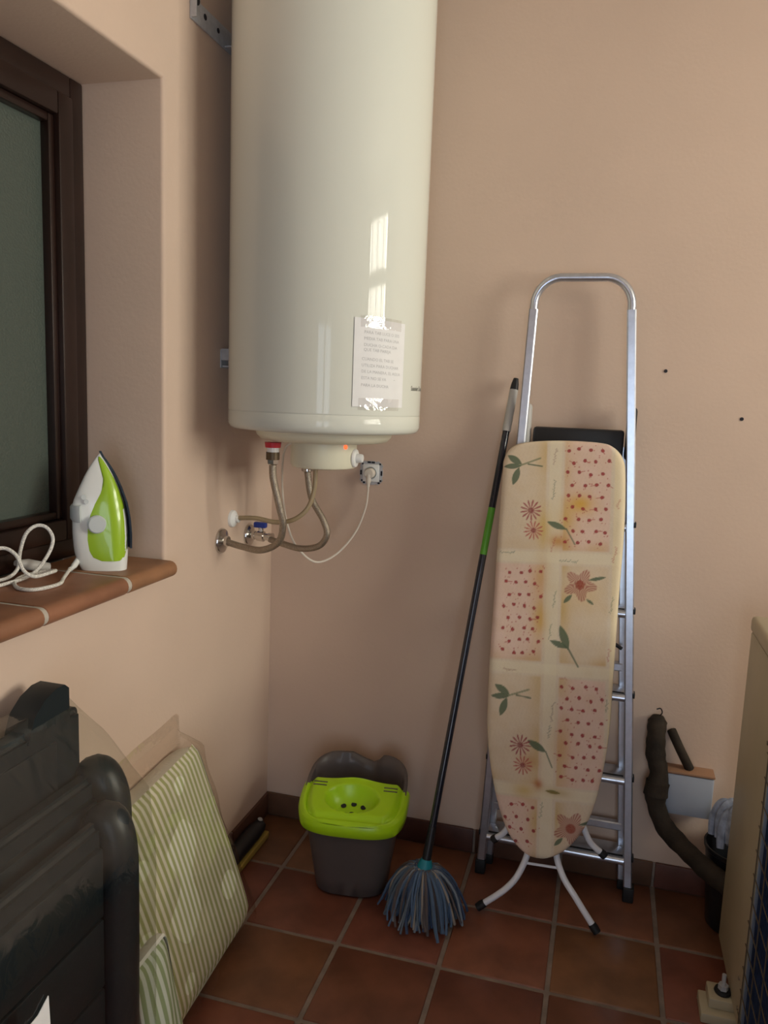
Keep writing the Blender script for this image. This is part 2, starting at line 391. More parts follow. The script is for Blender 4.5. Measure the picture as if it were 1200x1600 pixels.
# ------------------------------------------------------------------ water heater on the left wall
HC = Vector((-0.817, 2.24, 0)); HR = 0.283
heater = thing('water_heater', 'tall white cylindrical electric water heater hung in the corner', 'water heater', (HC.x, HC.y, 1.36))
obj('tank', lathe([(0.255, 1.472), (0.272, 1.474), (0.279, 1.480), (HR, 1.490), (HR, 1.5225), (HR-0.0012, 1.524), (HR, 1.5255), (HR, 1.5285), (HR, 1.54), (HR, 2.70), (HR, 2.74), (HR, 2.76), (0.27, 2.79), (0.24, 2.81), (0.10, 2.83)], HC, seg=96), 'enamel', heater, sharp=60)
obj('bottom_dish', lathe([(0.205, 1.4715), (0.200, 1.4560), (0.188, 1.4440), (0.170, 1.4400), (0.02, 1.4385)], HC, seg=64), 'cream_plastic', heater)
cov = obj('element_cover', lathe([(0.099, 1.4384), (0.099, 1.372), (0.094, 1.363), (0.084, 1.360), (0.01, 1.360)], HC, seg=48), 'cream_plastic', heater)
kd = Vector((0.998, -0.03, 0)).normalized(); kp = HC+kd*0.097+Vector((0, 0, 1.394))
kn = obj('thermostat_knob', join(lathe([(0.027, 0.0), (0.028, 0.003), (0.026, 0.007), (0.014, 0.009), (0.013, 0.024), (0.011, 0.027), (0.002, 0.0272)], kp, kd, 28)), 'white_plastic', cov)
obj('knob_mark', box(-0.0008, 0.0008, -0.002, 0.002, 0.0, 0.018), 'black_ink', kn).matrix_local = Matrix.Translation(kp+kd*0.0075-WL[kn.name]) @ kd.to_track_quat('X', 'Z').to_matrix().to_4x4()
ld = Vector((0.86, -0.51, 0)).normalized()
obj('pilot_lamp', lathe([(0.006, 0.0), (0.006, 0.003), (0.004, 0.0045), (0.001, 0.005)], HC+ld*0.098+Vector((0, 0, 1.428)), ld, 14), 'lamp_red', cov)
def text_mesh(s, size):
    c = bpy.data.curves.new('lettering', 'FONT'); c.body = s; c.size = size; c.resolution_u = 2
    o = bpy.data.objects.new('lettering', c); COL.objects.link(o)
    dg = bpy.context.evaluated_depsgraph_get(); dg.update()
    me = bpy.data.meshes.new_from_object(o.evaluated_get(dg))
    r = ([tuple(v.co) for v in me.vertices], [tuple(p.vertices) for p in me.polygons])
    bpy.data.objects.remove(o); bpy.data.curves.remove(c); bpy.data.meshes.remove(me); return r
def wrap(vf, a0, z0, R, slope=0.0):
    return [(HC.x+R*math.cos(a0+p[0]/R), HC.y+R*math.sin(a0+p[0]/R), z0+p[1]+slope*p[0]) for p in vf[0]], vf[1]
obj('brand_lettering', wrap(text_mesh('Saunier Duval', 0.019), math.radians(-12.8), 1.597, HR+0.0006), 'black_ink', heater, smooth=False)['label'] = 'small black lettering'

# handwritten note taped to the tank
nA0, nA1, nZ0, nZ1 = math.radians(-55.5), math.radians(-22.2), 1.549, 1.780
def note_pt(u, v, R): 
    a = nA0+(nA1-nA0)*u; return (HC.x+R*math.cos(a), HC.y+R*math.sin(a), nZ0+(nZ1-nZ0)*v-0.006*u*v)
nc = note_pt(0.5, 0, HR)
note = thing('paper_note', 'white handwritten paper note taped to the front of the water heater', 'note', nc)
fr = grid(lambda u, v: note_pt(u, v, HR+0.0022), 14, 6); bk = grid(lambda u, v: note_pt(1-u, v, HR+0.0012), 14, 6)
obj('sheet', join(fr, bk), 'paper', note)
lines = ['PARA TAB LUCE O SEIS', 'MEDIA TAB PARA UNA', 'DUCHA O CADA DIA', 'QUE TAB PAREJA', 'CUANDO EL TAB SE', 'UTILIZA PARA DUCHAR', 'DE LA MANERA, EL AGUA', 'ESTA NO SE VA', 'PARA LA DUCHA']
zl = [1.746, 1.730, 1.7135, 1.701, 1.677, 1.6605, 1.6445, 1.6275, 1.609]
ink = None
for s, z in zip(lines, zl):
    t = wrap(text_mesh(s, 0.0112), nA0+math.radians(5.5 if z > 1.69 else 4.5), z-0.006, HR+0.0026, -0.035); ink = join(ink, t) if ink else t
for z in (1.708, 1.6225):
    t = ([(HC.x+(HR+0.0026)*math.cos(a), HC.y+(HR+0.0026)*math.sin(a), z+dz) for a, dz in ((math.radians(-40), 0), (math.radians(-29), -0.001), (math.radians(-29), 0.0), (math.radians(-40), 0.001))], [(0, 1, 2, 3)]); ink = join(ink, t)
obj('handwriting', ink, 'ink', note, smooth=False)
for v0, v1 in ((0.90, 1.03), (-0.04, 0.10)):
    obj('adhesive_tape', grid(lambda u, v: note_pt(0.10+0.80*u, v0+(v1-v0)*v, HR+0.0032), 12, 2), 'film_tape', note)

# galvanised fixing brackets between heater and wall
br = thing('wall_bracket', 'slotted galvanised steel bracket holding the top of the heater to the wall', 'bracket', (XL+0.02, 2.2, 2.53), 'heater brackets')
obj('wall_plate', join(box(XL+0.0005, XL+0.006, 2.012, 2.42, 2.542, 2.598, 0.001), box(XL+0.0005, XL+0.006, 2.012, 2.06, 2.596, 2.68, 0.001)), 'galvanised', br)
obj('arm', box(XL+0.006, XL+0.045, 2.20, 2.28, 2.545, 2.549), 'galvanised', br)
obj('end_flange', box(XL+0.006, XL+0.020, 2.012, 2.016, 2.545, 2.66), 'galvanised', br)
for y, z, r in ((2.040, 2.600, 0.015), (2.085, 2.575, 0.008), (2.038, 2.65, 0.009), (2.16, 2.572, 0.007)): obj('slot', lathe([(r, 0), (r, 0.001)], (XL+0.006, y, z), (1, 0, 0), 14), 'dark_slot', br)
br = thing('wall_bracket', 'small galvanised steel bracket low down behind the heater', 'bracket', (XL+0.02, 2.23, 1.645), 'heater brackets')
obj('wall_plate', box(XL+0.0005, XL+0.004, 2.195, 2.285, 1.645, 1.700, 0.001), 'galvanised', br)
obj('arm', box(XL+0.004, XL+0.046, 2.206, 2.26, 1.648, 1.652), 'galvanised', br)
obj('end_flange', box(XL+0.004, XL+0.030, 2.198, 2.202, 1.668, 1.702), 'galvanised', br)
obj('screw', lathe([(0.005, 0), (0.005, 0.002), (0.002, 0.003)], (XL+0.004, 2.222, 1.675), (1, 0, 0), 12), 'dark_slot', br)

# ------------------------------------------------------------------ pipework under the heater
def escutcheon(par, c, r, m):
    return obj('wall_rose', lathe([(r, 0.0005), (r, 0.004), (r*0.93, 0.009), (r*0.6, 0.014), (r*0.42, 0.017), (r*0.40, 0.026), (0.004, 0.0265)], c, (1, 0, 0), 32), m, par)
hot = thing('flexible_hose', 'braided hot water hose with red collar running to a round wall rose', 'hose', (-1.0, 2.15, 1.07), 'hoses under the water heater')
obj('collar', lathe([(0.024, 1.436), (0.022, 1.421)], (-0.925, 2.11, 0), seg=20), 'red_plastic', hot)
obj('collar_ring', lathe([(0.0175, 1.421), (0.0175, 1.408)], (-0.925, 2.11, 0), seg=20), 'white_plastic', hot)
obj('coupling', lathe([(0.0195, 1.408), (0.0195, 1.386)], (-0.925, 2.11, 0), seg=20), 'brass_brown', hot)
obj('nut', lathe([(0.0165, 1.386), (0.0165, 1.374), (0.011, 1.370), (0.0095, 1.350)], (-0.925, 2.11, 0), seg=6), 'chrome', hot)
obj('hose', tube(smooth_path([(-0.925, 2.11, 1.372), (-0.922, 2.11, 1.33), (-0.905, 2.115, 1.255), (-0.898, 2.13, 1.195), (-0.920, 2.15, 1.137), (-0.984, 2.17, 1.104), (-1.058, 2.19, 1.105), (-1.122, 2.208, 1.112)], 8), 0.0105, 12), 'braid', hot)
escutcheon(hot, (XL, 2.211, 1.113), 0.040, 'chrome')
cold = thing('flexible_hose', 'braided cold water hose ending at the blue handled stop valve', 'hose', (-0.97, 2.37, 1.06), 'hoses under the water heater')
obj('coupling', lathe([(0.016, 1.437), (0.016, 1.352), (0.019, 1.352), (0.019, 1.334), (0.012, 1.330)], (-0.915, 2.36, 0), seg=16), 'chrome', cold)
obj('hose', tube(smooth_path([(-0.915, 2.36, 1.334), (-0.898, 2.36, 1.248), (-0.853, 2.35, 1.182), (-0.839, 2.35, 1.136), (-0.869, 2.36, 1.094), (-0.935, 2.37, 1.078), (-1.009, 2.385, 1.086), (-1.055, 2.395, 1.094)], 8), 0.0105, 12), 'braid', cold)
valve = obj('stop_valve', join(lathe([(0.013, 0.012), (0.013, 0.035), (0.0175, 0.036), (0.0175, 0.058), (0.012, 0.060), (0.012, 0.075), (0.015, 0.076), (0.015, 0.090), (0.009, 0.091)], (XL, 2.408, 1.101), (1, -0.03, -0.03), 16), lathe([(0.008, 0), (0.008, 0.022)], (XL+0.047, 2.408, 1.116), (0, 0, 1), 12)), 'chrome', cold)
obj('valve_handle', box(XL+0.022, XL+0.066, 2.398, 2.418, 1.128, 1.147, 0.004), 'blue_plastic', valve)['label'] = 'blue plastic valve handle'
escutcheon(cold, (XL, 2.408, 1.101), 0.037, 'chrome')
dr_ = thing('drain_tube', 'beige plastic drain tube from the heater to a white wall outlet', 'tube', (-1.0, 2.29, 1.14), 'hoses under the water heater')
obj('tube', tube(smooth_path([(-0.864, 2.3, 1.362), (-0.867, 2.3, 1.283), (-0.885, 2.29, 1.223), (-0.927, 2.28, 1.186), (-0.988, 2.28, 1.174), (-1.053, 2.28, 1.181), (-1.127, 2.284, 1.176)], 8), 0.0075, 10), 'tube_plastic', dr_)
escutcheon(dr_, (XL, 2.284, 1.173), 0.028, 'white_plastic')

# wall socket without its cover plate, and the heater's power cord
sk = thing('wall_socket', 'bare wall socket without its cover plate beside the heater', 'socket', (-0.772, YB-0.005, 1.278))
SX, SZ = -0.772, 1.317
pl = []
for k in range(48):
    a = 2*PI*k/48; c, s = math.cos(a), math.sin(a); q = 0.041/max(abs(c), abs(s)); q = min(q, 0.0475)
    if k % 6 == 3: q -= 0.004
    pl.append((SX+q*c, SZ+q*s))
obj('mounting_frame', prism(pl, 1, YB-0.004, YB-0.0005), 'galvanised', sk)
obj('insert', box(SX-0.029, SX+0.029, YB-0.010, YB-0.004, SZ-0.030, SZ+0.030, 0.003), 'white_plastic', sk)
obj('socket_ring', lathe([(0.022, 0.010), (0.022, 0.0125), (0.0195, 0.0125), (0.0195, 0.0085)], (SX, YB, SZ), (0, -1, 0), 28), 'iron_grey', sk)
for dx, dz, sx, sz in ((-0.008, 0.036, 0.006, 0.003), (0.006, 0.036, 0.006, 0.003), (-0.0365, 0, 0.003, 0.008), (0.0365, 0, 0.003, 0.008), (-0.031, 0.030, 0.003, 0.003), (0.031, 0.031, 0.003, 0.003), (-0.033, -0.027, 0.003, 0.003), (0.028, -0.034, 0.004, 0.003), (-0.025, -0.034, 0.004, 0.003), (0.034, -0.026, 0.003, 0.003)):
    obj('slot', box(SX+dx-sx, SX+dx+sx, YB-0.0050, YB-0.004, SZ+dz-sz, SZ+dz+sz), 'dark_slot', sk, smooth=False)
pc = thing('power_cord', 'thin white power cord looping from the heater to the wall socket', 'cord', (-0.85, 2.4, 1.02))
obj('plug', join(lathe([(0.018, 0.0126), (0.018, 0.030), (0.015, 0.036), (0.003, 0.037)], (SX, YB, SZ), (0, -1, 0), 24), tube(smooth_path([(SX, YB-0.026, SZ), (SX-0.001, YB-0.030, SZ-0.020), (SX-0.002, YB-0.030, SZ-0.045)], 5), [0.011]*4+[0.009]*4+[0.006]*3, 12)), 'cord_white', pc)
obj('cable', tube(smooth_path([(-0.882, 2.175, 1.4385), (-0.924, 2.2, 1.415), (-0.954, 2.25, 1.352), (-0.972, 2.3, 1.256), (-0.975, 2.35, 1.156), (-0.96, 2.4, 1.075), (-0.913, 2.45, 1.02), (-0.858, 2.5, 1.042), (-0.805, 2.54, 1.115), (-0.778, 2.56, 1.197), (-0.774, 2.57, 1.251), (-0.774, 2.57, 1.275)], 8), 0.0036, 8), 'cord_white', pc)

# wall plugs left in the back wall
for x, z, lab in ((0.154, 1.687, 'tiny dark wall plug just right of the ladder handrail'), (0.382, 1.551, 'tiny dark wall plug furthest right on the back wall')):
    tag(obj('wall_plug', lathe([(0.0055, 0.0003), (0.0055, 0.002), (0.003, 0.0024), (0.001, 0.0024)], (x, YB, z), (0, -1, 0), 12), 'dark_slot'), lab, 'wall plug', 'plugs in the back wall')


# ------------------------------------------------------------------ stepladder leaning on the back wall
def lad_y(z): return 2.490+0.020*z
def rail_x(side, z): return (-0.306-(-0.306+0.248)*z/1.90) if side < 0 else (0.172-(0.172-0.036)*z/1.90)
lad = thing('stepladder', 'folded aluminium stepladder with a tall hoop handrail behind the ironing board', 'ladder', (-0.07, 2.52, 0.0))
RP = [(-1, -0.72), (-0.72, -1), (0.72, -1), (1, -0.72), (1, 0.72), (0.72, 1), (-0.72, 1), (-1, 0.72)]
for s in (-1, 1):
    obj('rail', tube([(rail_x(s, z), lad_y(z), z) for z in (0.045, 0.6, 1.2, 1.86)], 0.0135, prof=RP), 'aluminium', lad)
    obj('foot_cap', box(rail_x(s, 0)-0.017, rail_x(s, 0)+0.017, lad_y(0)-0.018, lad_y(0)+0.018, 0.0005, 0.05, 0.004), 'black_rubber', lad)
zl_, zr_ = 1.86, 1.86; xl, xr = rail_x(-1, 1.86), rail_x(1, 1.86); hp = []
for k in range(9):
    a = PI-PI/2*k/8; hp.append((xl+0.075+0.075*math.cos(a), lad_y(1.9), 1.872+0.075*math.sin(a)+0.001*k))
for k in range(9):
    a = PI/2-PI/2*k/8; hp.append((xr-0.075+0.075*math.cos(a), lad_y(1.9), 1.872+0.075*math.sin(a)+0.001*(8-k)))
hp = [(xl, lad_y(1.86), 1.855)]+hp+[(xr, lad_y(1.86), 1.855)]
obj('handrail_hoop', tube(hp, 0.0128, 12), 'aluminium', lad)
for z in (0.145, 0.411, 0.682, 0.949, 1.217):
    x0, x1 = rail_x(-1, z)+0.012, rail_x(1, z)-0.012; y = lad_y(z)
    t = obj('tread', box(x0, x1, y-0.012, y+0.075, z-0.004, z+0.0045, 0.002), 'aluminium', lad)
    obj('tread_lip', tube([(x0, y-0.013, z-0.008), (x1, y-0.013, z-0.008)], 0.0125, 10), 'aluminium', t)
    obj('tread_grip', box(x0+0.004, x1-0.004, y-0.010, y-0.002, z+0.0045, z+0.0065), 'black_rubber', t, smooth=False)
    for s in (-1, 1): obj('end_plug', box(rail_x(s, z)+s*0.0135-0.002, rail_x(s, z)+s*0.0135+0.004 if s > 0 else rail_x(s, z)+s*0.0135+0.002, y-0.016, y+0.012, z-0.006, z+0.010, 0.001), 'black_plastic', t)
obj('platform', join(box(-0.228, 0.047, lad_y(1.4)+0.015, lad_y(1.4)+0.040, 1.355, 1.503, 0.009)), 'black_plastic', lad)['label'] = 'black plastic top platform folded upright'
for s in (-1, 1):
    x = rail_x(s, 1.5)
    obj('hinge_block', box(x-0.006 if s < 0 else x-0.014, x+0.024 if s < 0 else x+0.016, lad_y(1.5)+0.014, lad_y(1.5)+0.048, 1.41, 1.575, 0.0135, 3), 'grip_grey' if s < 0 else 'black_plastic', lad)
    obj('rear_leg', tube([(rail_x(s, z)-s*0.020, lad_y(z)+0.062, z) for z in (0.03, 0.7, 1.45)], 0.011, prof=RP), 'aluminium', lad)
    obj('foot_cap', box(rail_x(s, 0)-s*0.020-0.013, rail_x(s, 0)-s*0.020+0.013, lad_y(0)+0.049, lad_y(0)+0.075, 0.0005, 0.035, 0.003), 'black_rubber', lad)
for z in (0.215, 0.75): obj('rear_rung', tube([(rail_x(-1, z)+0.02, lad_y(z)+0.062, z), (rail_x(1, z)-0.02, lad_y(z)+0.062, z)], 0.0135, prof=RP), 'aluminium', lad)
obj('brace', tube([(rail_x(1, 0.84)-0.02, lad_y(0.84)+0.02, 0.82), (rail_x(1, 0.9)-0.16, lad_y(0.9)+0.03, 0.90)], 0.006, 8), 'black_plastic', lad)

# ------------------------------------------------------------------ ironing board standing nose down against the ladder
BO = [(-0.304, 1.359), (-0.303, 1.412), (-0.282, 1.451), (-0.235, 1.469), (-0.13, 1.479), (-0.027, 1.478), (0.016, 1.467), (0.047, 1.433), (0.058, 1.376), (0.066, 1.221), (0.066, 1.03), (0.067, 0.897), (0.068, 0.763), (0.069, 0.629), (0.061, 0.512), (0.041, 0.389), (0.01, 0.305), (-0.036, 0.243), (-0.091, 0.211), (-0.145, 0.215), (-0.197, 0.26), (-0.237, 0.341), (-0.269, 0.449), (-0.289, 0.555), (-0.296, 0.654), (-0.301, 0.813), (-0.302, 0.992), (-0.304, 1.171)]
dense = [(p.x, p.y) for p in smooth_path([(a, b, 0) for a, b in BO], 12, closed=True)]
dn = np.array(dense); smax, smin = dn[:, 1].max(), dn[:, 1].min()
it, ib = int(dn[:, 1].argmax()), int(dn[:, 1].argmin())
ro = np.roll(dn, -it, axis=0); ib2 = int(ro[:, 1].argmin())
sideA, sideB = ro[:ib2+1], np.vstack([ro[ib2:], ro[:1]])       # going down on one side, up on the other
fA = lambda s: np.interp(s, sideA[::-1, 1], sideA[::-1, 0]); fB = lambda s: np.interp(s, sideB[:, 1], sideB[:, 0])
SL = 0.135; HY = math.hypot(1, SL)
eS = Vector((0, SL/HY, 1/HY)); eN = Vector((0, -1/HY, SL/HY))
def board_pt(x, s, d=0.0): return Vector((x, 2.262, 0))+eS*s+eN*d
NS, NX = 560, 165
tt = np.linspace(0, 1, NS+1); ss = smin+(smax-smin)*(tt-np.sin(2*PI*tt)/(2*PI)*0.45)
XA = np.minimum(fA(ss), fB(ss)); XB = np.maximum(fA(ss), fB(ss))
uu = np.linspace(0, 1, NX+1)
X = XA[:, None]+(XB-XA)[:, None]*uu[None, :]; S = np.repeat(ss[:, None], NX+1, axis=1)
edge = np.minimum(np.minimum(X-XA[:, None], XB[:, None]-X), np.minimum(smax-S, S-smin)*0.8)
D = 0.009*(1-np.exp(-np.maximum(edge, 0)/0.006))+0.0016*np.sin(S*9+X*14)*np.clip(edge/0.05, 0, 1)
# the printed cotton: patchwork squares with sprigs, asters, dots and big blooms
def print_colors(X, S):
    th = 0.048; u = (X+0.149)+(S-1.476)*th; v = (S-1.476)-(X+0.149)*th
    shape = X.shape; C = np.empty(shape+(3,))
    cream = np.array(lin((218, 204, 184))); C[:] = cream
    def blend(mask, col): 
        m = np.clip(mask, 0, 1)[..., None]; C[:] = C*(1-m)+np.array(lin(col))*m
    def smooth_noise(k, seed):
        r = np.random.default_rng(seed); out = np.zeros(shape)
        for _ in range(10):
            a = r.uniform(0, 2*PI); f = k*r.uniform(0.5, 1.6); out += np.sin((X*math.cos(a)+S*math.sin(a))*f+r.uniform(0, 6.3))
        return out/4.5
    n1 = smooth_noise(40, 1); n2 = smooth_noise(120, 2); n3 = smooth_noise(700, 3)
    rows = [(-0.332, 0.06), (-0.672, -0.372), (-1.045, -0.712), (-1.5, -1.085)]
    for r, (v0, v1) in enumerate(rows):
        for c, (u0, u1) in enumerate(((-0.40, -0.024), (0.024, 0.165))):
            inside = np.clip((u-u0)/0.006, 0, 1)*np.clip((u1-u)/0.006, 0, 1)*np.clip((v-v0)/0.006, 0, 1)*np.clip((v1-v)/0.006, 0, 1)
            dots = (r+c) % 2 == 1
            blend(inside*0.85, (224, 194, 180) if dots else (216, 198, 174))
            ey = np.exp(-((u-(u0 if c else u1))/0.030)**2)*inside
            blend(ey*(0.45+0.4*n1), (200, 168, 106))
            eb = np.exp(-((v-v0)/0.028)**2)*inside; blend(eb*(0.25+0.35*n1), (196, 156, 90))
    blend(0.10+0.10*n2, (205, 175, 130)); blend(0.04*n3+0.02, (150, 120, 90))
    # pale dividing bands with faint script
    for (u0, u1) in ((-0.020, 0.020),): 
        blend(np.clip((u-u0)/0.004, 0, 1)*np.clip((u1-u)/0.004, 0, 1)*0.40, (230, 220, 190))
    for vv in (-0.352, -0.692, -1.065): blend(np.clip((0.018-np.abs(v-vv))/0.004, 0, 1)*0.40, (230, 220, 190))
    blend(np.clip((u-0.170)/0.004, 0, 1)*0.5, (230, 214, 172))
    def blob(cx, cs, rx, rs, col, k, ang=0.0):
        dx, ds = X-cx, S-cs; a, b = dx*math.cos(ang)+ds*math.sin(ang), -dx*math.sin(ang)+ds*math.cos(ang)
        q = (a/rx)**2+(b/rs)**2; blend(np.clip((1.15-q)/0.3, 0, 1)*k, col)
    def soft(cx, cs, rx, rs, col, k): blend(np.exp(-((X-cx)/rx)**2-((S-cs)/rs)**2)*k, col)
    def stroke(p, q, wd, col, k):
        ax, ay, bx, by = *p, *q; L2 = (bx-ax)**2+(by-ay)**2
        t = np.clip(((X-ax)*(bx-ax)+(S-ay)*(by-ay))/L2, 0, 1); d = np.hypot(X-ax-t*(bx-ax), S-ay-t*(by-ay))
        blend(np.clip((wd-d)/(wd*0.5), 0, 1)*k, col)
    soft(-0.065, 1.292, 0.040, 0.030, (208, 160, 40), 0.85); soft(-0.122, 1.175, 0.030, 0.022, (190, 128, 40), 0.8); soft(-0.10, 1.24, 0.03, 0.04, (208, 165, 70), 0.5)
    soft(-0.165, 1.055, 0.025, 0.06, (200, 150, 80), 0.5); soft(-0.155, 0.93, 0.02, 0.05, (204, 160, 70), 0.6)
    soft(-0.165, 1.21, 0.02, 0.06, (205, 170, 80), 0.6); soft(-0.155, 0.50, 0.03, 0.025, (186, 128, 60), 0.55); soft(-0.125, 0.435, 0.014, 0.016, (176, 92, 30), 0.8)
    soft(-0.165, 0.41, 0.035, 0.025, (200, 160, 60), 0.6); soft(-0.07, 0.42, 0.04, 0.014, (176, 140, 50), 0.5); soft(-0.065, 0.56, 0.03, 0.05, (196, 140, 70), 0.4)
    soft(-0.03, 1.02, 0.06, 0.05, (214, 180, 120), 0.4)
    green, green2 = (66, 92, 70), (98, 116, 84); red, red2 = (150, 40, 48), (176, 74, 70)
    def leaf(p, q, wd, col=green):
        ax, ay, bx, by = *p, *q; L = math.hypot(bx-ax, by-ay); ang = math.atan2(by-ay, bx-ax)
        dx, ds = X-(ax+bx)/2, S-(ay+by)/2; a, b = dx*math.cos(ang)+ds*math.sin(ang), -dx*math.sin(ang)+ds*math.cos(ang)
        hw = wd*np.clip(1-(2*a/L)**2, 0, 1); m = np.clip((hw-np.abs(b))/0.0015, 0, 1)
        blend(m*0.85, col); blend(m*np.clip((b)/wd, 0, 1)*0.5, green2)
    def sprig(cx, cs, k=1.0):
        leaf((cx-0.045*k, cs+0.030*k), (cx+0.002*k, cs+0.004*k), 0.011*k); leaf((cx-0.055*k, cs-0.006*k), (cx+0.002*k, cs), 0.009*k); leaf((cx-0.022*k, cs-0.062*k), (cx-0.006*k, cs-0.004*k), 0.011*k)
        stroke((cx-0.005*k, cs), (cx+0.055*k, cs+0.026*k), 0.0035, green2, 0.7); stroke((cx+0.02*k, cs+0.006*k), (cx+0.062*k, cs+0.002*k), 0.003, green, 0.8)
    sprig(-0.248, 1.396); sprig(-0.232, 0.690, 1.05)
    # single leaves
    leaf((-0.160, 1.232), (-0.098, 1.212), 0.010); stroke((-0.10, 1.214), (-0.072, 1.170), 0.0025, green, 0.8)
    leaf((-0.168, 0.565), (-0.108, 0.535), 0.012); stroke((-0.11, 0.537), (-0.088, 0.492), 0.0025, green, 0.8)
    leaf((-0.098, 0.925), (-0.066, 0.850), 0.013); leaf((-0.125, 0.875), (-0.068, 0.856), 0.010); stroke((-0.067, 0.855), (-0.035, 0.805), 0.003, green, 0.85)
    leaf((-0.105, 0.420), (-0.055, 0.418), 0.006, (120, 104, 40))
    def aster(cx, cs, r, col):
        dx, ds = X-cx, S-cs; rr = np.hypot(dx, ds); a = np.arctan2(ds, dx)
        blend(np.clip((r*(0.72+0.28*np.cos(a*13))-rr)/0.002, 0, 1)*np.clip(0.45+0.8*np.cos(a*13), 0, 1)*0.85, col); blend(np.clip((r*0.3-rr)/0.003, 0, 1)*0.7, (132, 40, 50))
    for cx, cs in ((-0.209, 1.262), (-0.187, 0.546)): aster(cx, cs, 0.034, (150, 48, 66)); aster(cx+0.012, cs-0.060, 0.031, (178, 84, 78))
    def bloom(cx, cs, r):
        dx, ds = X-cx, S-cs; rr = np.hypot(dx, ds); a = np.arctan2(ds, dx)
        m = np.clip((r*(0.80+0.20*np.cos(a*5+0.5))-rr)/0.003, 0, 1)
        blend(m*(0.55+0.35*np.cos(a*36)), (158, 86, 78)); blend(np.clip((r*0.30-rr)/0.004, 0, 1)*0.8, (150, 64, 44))
        leaf((cx+0.02, cs+0.015), (cx+0.075, cs+0.03), 0.006); leaf((cx-0.02, cs-0.03), (cx-0.045, cs-0.06), 0.007); leaf((cx+0.02, cs-0.04), (cx+0.045, cs-0.055), 0.005)
    bloom(-0.048, 1.050, 0.052); bloom(-0.020, 0.318, 0.055)
    # dotted patches
    def dotted(u0, u1, v0, v1, seed):
        r = np.random.default_rng(seed); du = 0.030
        nu, nv = int((u1-u0)/du), int((v1-v0)/0.032)
        for j in range(nv):
            for i in range(nu):
                uc = u0+(i+0.5+0.25*((j % 2)*2-1))*(u1-u0)/nu+r.uniform(-.004, .004); vc = v0+(j+0.5)*(v1-v0)/nv+r.uniform(-.005, .005)
                cx = -0.149+uc-vc*th; cs = 1.476+vc+uc*th
                blob(cx, cs, 0.0052, 0.0058, red, 0.9, r.uniform(0, 3))
                if r.random() < 0.5: a = r.uniform(0, 6.3); stroke((cx, cs), (cx+0.018*math.cos(a), cs+0.010*math.sin(a)), 0.0016, red2, 0.7)
                for _ in range(2): blob(cx+r.uniform(-.016, .016), cs+r.uniform(-.016, .016), 0.0016, 0.0022, red2, 0.7)
    dotted(0.028, 0.160, -0.320, -0.010, 11); dotted(-0.150, -0.030, -0.660, -0.380, 12); dotted(0.030, 0.160, -1.030, -0.720, 13); dotted(-0.130, -0.030, -1.24, -1.09, 14)
    # small scribbles of script on the bands
    r = np.random.default_rng(5)
    def scribble(cx, cs, ln, ang, col):
        n = int(ln/0.004)
        for k in range(n):
            t = (k/n-0.5)*ln; ox, oy = math.cos(ang), math.sin(ang); x0 = cx+t*ox; s0 = cs+t*oy
            stroke((x0, s0), (x0+0.003*ox-0.006*oy*r.uniform(-1, 1), s0+0.003*oy+0.006*ox*r.uniform(-1, 1)), 0.0015, col, 0.5)
    for cx, cs, ln, a, col in ((-0.145, 1.33, 0.06, 1.5, green), (-0.15, 1.43, 0.05, 1.5, (140, 96, 84)), (-0.29+0.02, 1.128, 0.045, 0.05, green), (-0.085, 1.118, 0.055, 0.05, green), (-0.135, 1.165, 0.05, 1.3, red2), (-0.12, 1.00, 0.05, 1.5, green2), (-0.125, 0.9, 0.05, 1.5, green2), (-0.235, 0.772, 0.04, 0.05, (150, 100, 80)), (-0.075, 0.765, 0.022, 0.05, red2), (-0.1, 0.66, 0.06, 1.5, (130, 110, 96)), (-0.105, 0.60, 0.04, 1.5, green), (-0.11, 0.36, 0.05, 1.5, green2), (0.045, 1.30, 0.03, 1.5, red2), (0.045, 1.15, 0.05, 1.5, red2), (0.048, 1.0, 0.05, 1.5, green2), (0.05, 0.85, 0.04, 1.5, red2), (0.055, 0.70, 0.04, 1.5, green2)):
        scribble(cx, cs, ln, a, col)
    out = np.ones(shape+(4,)); out[..., :3] = np.clip(C, 0, 1); return out
colsB = print_colors(X, S)
V = [board_pt(X[j, i], S[j, i], D[j, i]) for j in range(NS+1) for i in range(NX+1)]
F = [(j*(NX+1)+i, j*(NX+1)+i+1, (j+1)*(NX+1)+i+1, (j+1)*(NX+1)+i) for j in range(NS) for i in range(NX)]
ib_ = thing('ironing_board', 'narrow ironing board with a floral patchwork cover standing nose down on white legs', 'ironing board', (-0.10, 2.29, 0.0))
obj('cover', (V, F), 'printed_cotton', ib_, sharp=180, colors=colsB.reshape(-1, 4))
ol = dense
rA = [[board_pt(a, b, d) for a, b in [( -0.12+(x-(-0.12))*k, 0.84+(s-0.84)*(1-(1-k)*0.3)) for x, s in ol]] for d, k in ((0.0005, 1.0), (-0.006, 1.006), (-0.016, 1.004), (-0.020, 0.96))]
obj('padding', loft(rA, cap0=False), 'cover_edge', ib_)
def leg_pts(l): return smooth_path(l, 8)
LL = leg_pts([(-0.110, 2.470, 1.00), (-0.128, 2.385, 0.45), (-0.137, 2.340, 0.235), (-0.159, 2.312, 0.145), (-0.199, 2.292, 0.085), (-0.282, 2.274, 0.014)])
LR = leg_pts([(-0.085, 2.470, 1.00), (-0.068, 2.385, 0.45), (-0.061, 2.340, 0.235), (-0.036, 2.312, 0.158), (0.012, 2.292, 0.098), (0.080, 2.274, 0.014)])
